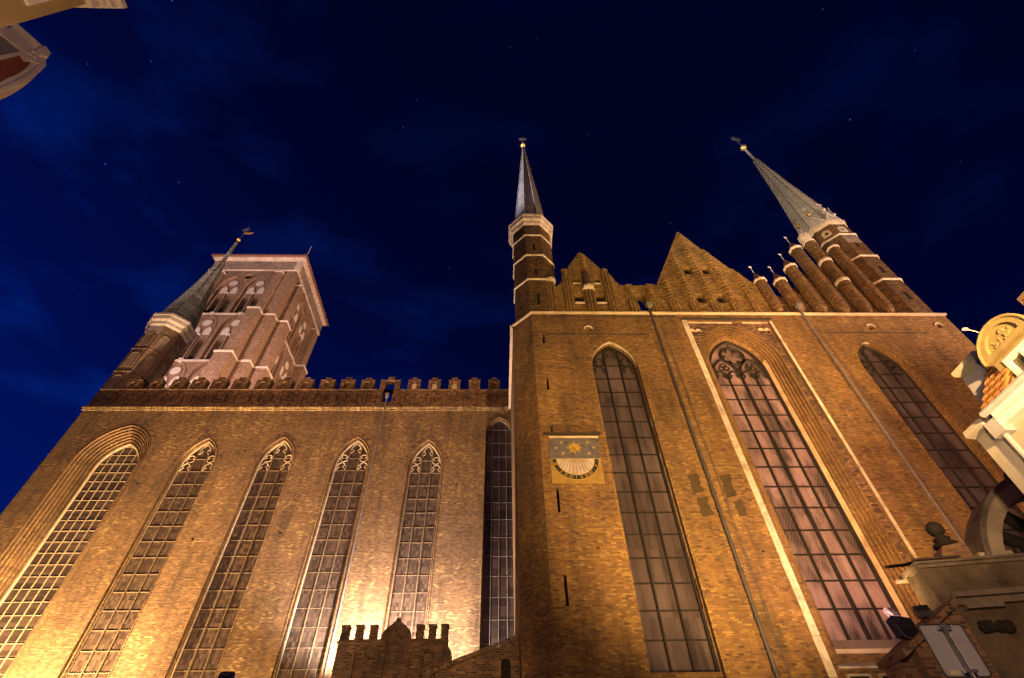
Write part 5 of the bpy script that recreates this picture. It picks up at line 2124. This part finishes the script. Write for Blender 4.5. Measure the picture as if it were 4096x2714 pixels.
# carved fragments inside the arch and on the wall
mb = MB()
r2 = random.Random(5)
mb.tube([MG(u, v, .35) for u, v in ((2.30, 7.98), (2.48, 7.84), (2.62, 7.62), (2.78, 7.46), (2.98, 7.36), (3.10, 7.18), (3.06, 6.95))], [.08, .14, .13, .17, .15, .19, .22], 8)
mb.tube([MG(2.36 + .15 * math.cos(t * .6) * (1 - t / 20), 7.92 + .15 * math.sin(t * .6) * (1 - t / 20), .30) for t in range(16)], .055, 6)
mb.tube([MG(3.02 + .20 * math.cos(2.6 + t * .6) * (1 - t / 20), 7.08 + .20 * math.sin(2.6 + t * .6) * (1 - t / 20), .25) for t in range(16)], .07, 6)
mb.tube([MG(u, v, .4) for u, v in ((2.9, 8.30), (3.15, 8.12), (3.35, 7.85), (3.7, 7.6), (4.1, 7.5))], [.10, .16, .18, .2, .2], 8)
part('scroll_carving', mb, 'dark_sculpture', gt, smooth=True)
mb = MB()
for (u, v, s_) in ((4.2, 9.35, .20), (4.25, 9.62, .14), (4.42, 9.75, .12), (4.1, 9.22, .22), (4.45, 9.3, .2)):
    q = MG(u, v, .3)
    mb.ball(q, s_, 9, 6)
part('carved_finial', mb, 'dark_sculpture', gt, smooth=True)
mb = MB()
mb.boxM(MG, .52, 1.2, 5.30, 5.42, -.12, .05)
for i in range(34):
    q = MG(.55 + r2.uniform(0, .62), 5.36 + r2.uniform(-.10, .10), -.06)
    mb.ball(q, r2.uniform(.05, .10), 7, 5, (1.3, .8, .7))
part('carved_corbel', mb, 'dark_sculpture', gt, smooth=False)
floodlight((10.25, 13.75, 6.05), 200, 30, .35, 'small glaring floodlight tucked between the gateway and the transept window', True)
spot('flood_lamp', (10.15, 13.3, 5.9), (10.75, 13.2, 6.8), 25, (1.0, .70, .32), 140, .8, .05)

# ================================================================== BRICK PIER with sloped coping, lower right
bpier = thing('brick_shed', (9.8, 12, 0), 'red brick lean-to with a steep sloping coping in front of the gateway', 'shed')
mb = MB()
mb.plate([(8.95, 0), (8.95, 4.72), (10.40, 5.52), (10.46, 0)], [], lambda u, v, d: (u, 11.9 + d, v), 0, .8)
mb.plate([(8.95, 0), (8.95, 4.74), (8.62, 4.55), (8.62, 0)], [], lambda u, v, d: (u, 12.15 + d, v), 0, .6)
part('wall', mb, 'chimney_brick', bpier)
mb = MB()
for i in range(9):
    t0, t1 = i / 9, (i + 1) / 9 - .012
    xa, xb = 8.60 + 1.90 * t0, 8.60 + 1.90 * t1
    za, zb = 4.56 + 1.06 * t0, 4.56 + 1.06 * t1
    mb.add([(xa, 11.80, za), (xb, 11.80, zb), (xb, 12.85, zb), (xa, 12.85, za), (xa - .04, 11.80, za + .12), (xb - .04, 11.80, zb + .12), (xb - .04, 12.85, zb + .12), (xa - .04, 12.85, za + .12)],
           [(0, 3, 2, 1), (4, 5, 6, 7), (0, 1, 5, 4), (1, 2, 6, 5), (2, 3, 7, 6), (3, 0, 4, 7)])
part('brick_coping', mb, 'chimney_brick', bpier)
floodlight((9.02, 11.95, 5.17), 200, 8, .58, 'black floodlight box on the sloped coping, beside the big pinkish window')
floodlight((9.95, 12.35, 5.62), 160, 20, .36, 'smaller black floodlight half hidden behind the grey sign')
spot('flood_lamp', (9.05, 12.6, 5.3), (16.3, 23.6, 12), 6000, (1.0, .50, .46), 46, .9, .1)


# ================================================================== SIGNS seen from behind
def signboard(x, y, z0, z1, w, label, pole_down=0.0, thick=.02):
    t = thing('sign', (x, y, 0), label, 'sign', None)
    rad = .05
    mb_ = MB()
    pts = []
    for cx_, cz_, a0 in ((x + w - rad, z1 - rad, 0), (x - w + rad, z1 - rad, 90), (x - w + rad, z0 + rad, 180), (x + w - rad, z0 + rad, 270)):
        for i in range(5):
            a = R(a0 + 22.5 * i)
            pts.append((cx_ + rad * math.cos(a), cz_ + rad * math.sin(a)))
    mb_.plate(pts, [], FS(y), 0, thick)
    part('sign_plate', mb_, 'sign_back', t)
    mb_ = MB()
    mb_.tube([(p[0], y - .006, p[1]) for p in pts], .012, 5, closed=True)
    part('sign_rim', mb_, 'dark_pipe', t)
    mb_ = MB()
    mb_.tube([(x - .01, y - .07, 0), (x - .01, y - .07, z1 - .02)], .03, 10)
    part('post', mb_, 'galvanised', t, smooth=True)
    mb_ = MB()
    for z in (z0 + .05, z1 - .06):
        mb_.box(x - .08, x + .08, y - .10, y - .005, z - .018, z + .018)
        mb_.ball((x - .07, y - .11, z), .016, 6, 4)
        mb_.ball((x + .07, y - .11, z), .016, 6, 4)
    part('clamp', mb_, 'galvanised', t)
    return t


sg = signboard(6.405, 7.8, 3.31, 3.96, .32, 'grey back of a rectangular road sign on a post before the brick lean-to')
mb = MB()
mb.box(6.17, 6.30, 7.794, 7.799, 3.34, 3.39)
part('paper_sticker', mb, 'paper_label', sg)
signboard(-5.55, 12, 3.5, 4.49, .155, 'grey back of a small sign poking up at the bottom edge below the nave windows')

# ================================================================== SHRUB poking in at the lower right corner
sh = thing('shrub', (7.9, 7.9, 0), 'leafy green shrub at the bottom right corner', 'shrub')
mb = MB()
mbt = MB()
r3 = random.Random(11)
for i in range(14):
    bx, by = 8.2 + r3.uniform(-.25, .25), 7.9 + r3.uniform(-.25, .25)
    tx, ty, tz_ = 8.3 + r3.uniform(-.7, .7), 7.9 + r3.uniform(-.5, .5), 3.28 + r3.uniform(-.5, .12)
    mbt.tube([(bx, by, 0), ((bx + tx) / 2, (by + ty) / 2, 1.8), (tx, ty, tz_)], [.025, .018, .006], 5)
    for k in range(60):
        t = r3.uniform(.45, 1)
        c = Vector((bx + (tx - bx) * t, by + (ty - by) * t, tz_ * t)) + Vector((r3.uniform(-.14, .14), r3.uniform(-.14, .14), r3.uniform(-.1, .06)))
        d = Vector((r3.uniform(-1, 1), r3.uniform(-1, 1), r3.uniform(-.6, .8))).normalized()
        e_ = d.cross(Vector((0, 0, 1))).normalized()
        L = r3.uniform(.05, .09)
        mb.add([c, c + d * L * .5 + e_ * L * .28, c + d * L, c + d * L * .5 - e_ * L * .28], [(0, 1, 2, 3)])
part('foliage', mb, 'leaf_green', sh)
part('stem', mbt, 'twig', sh)
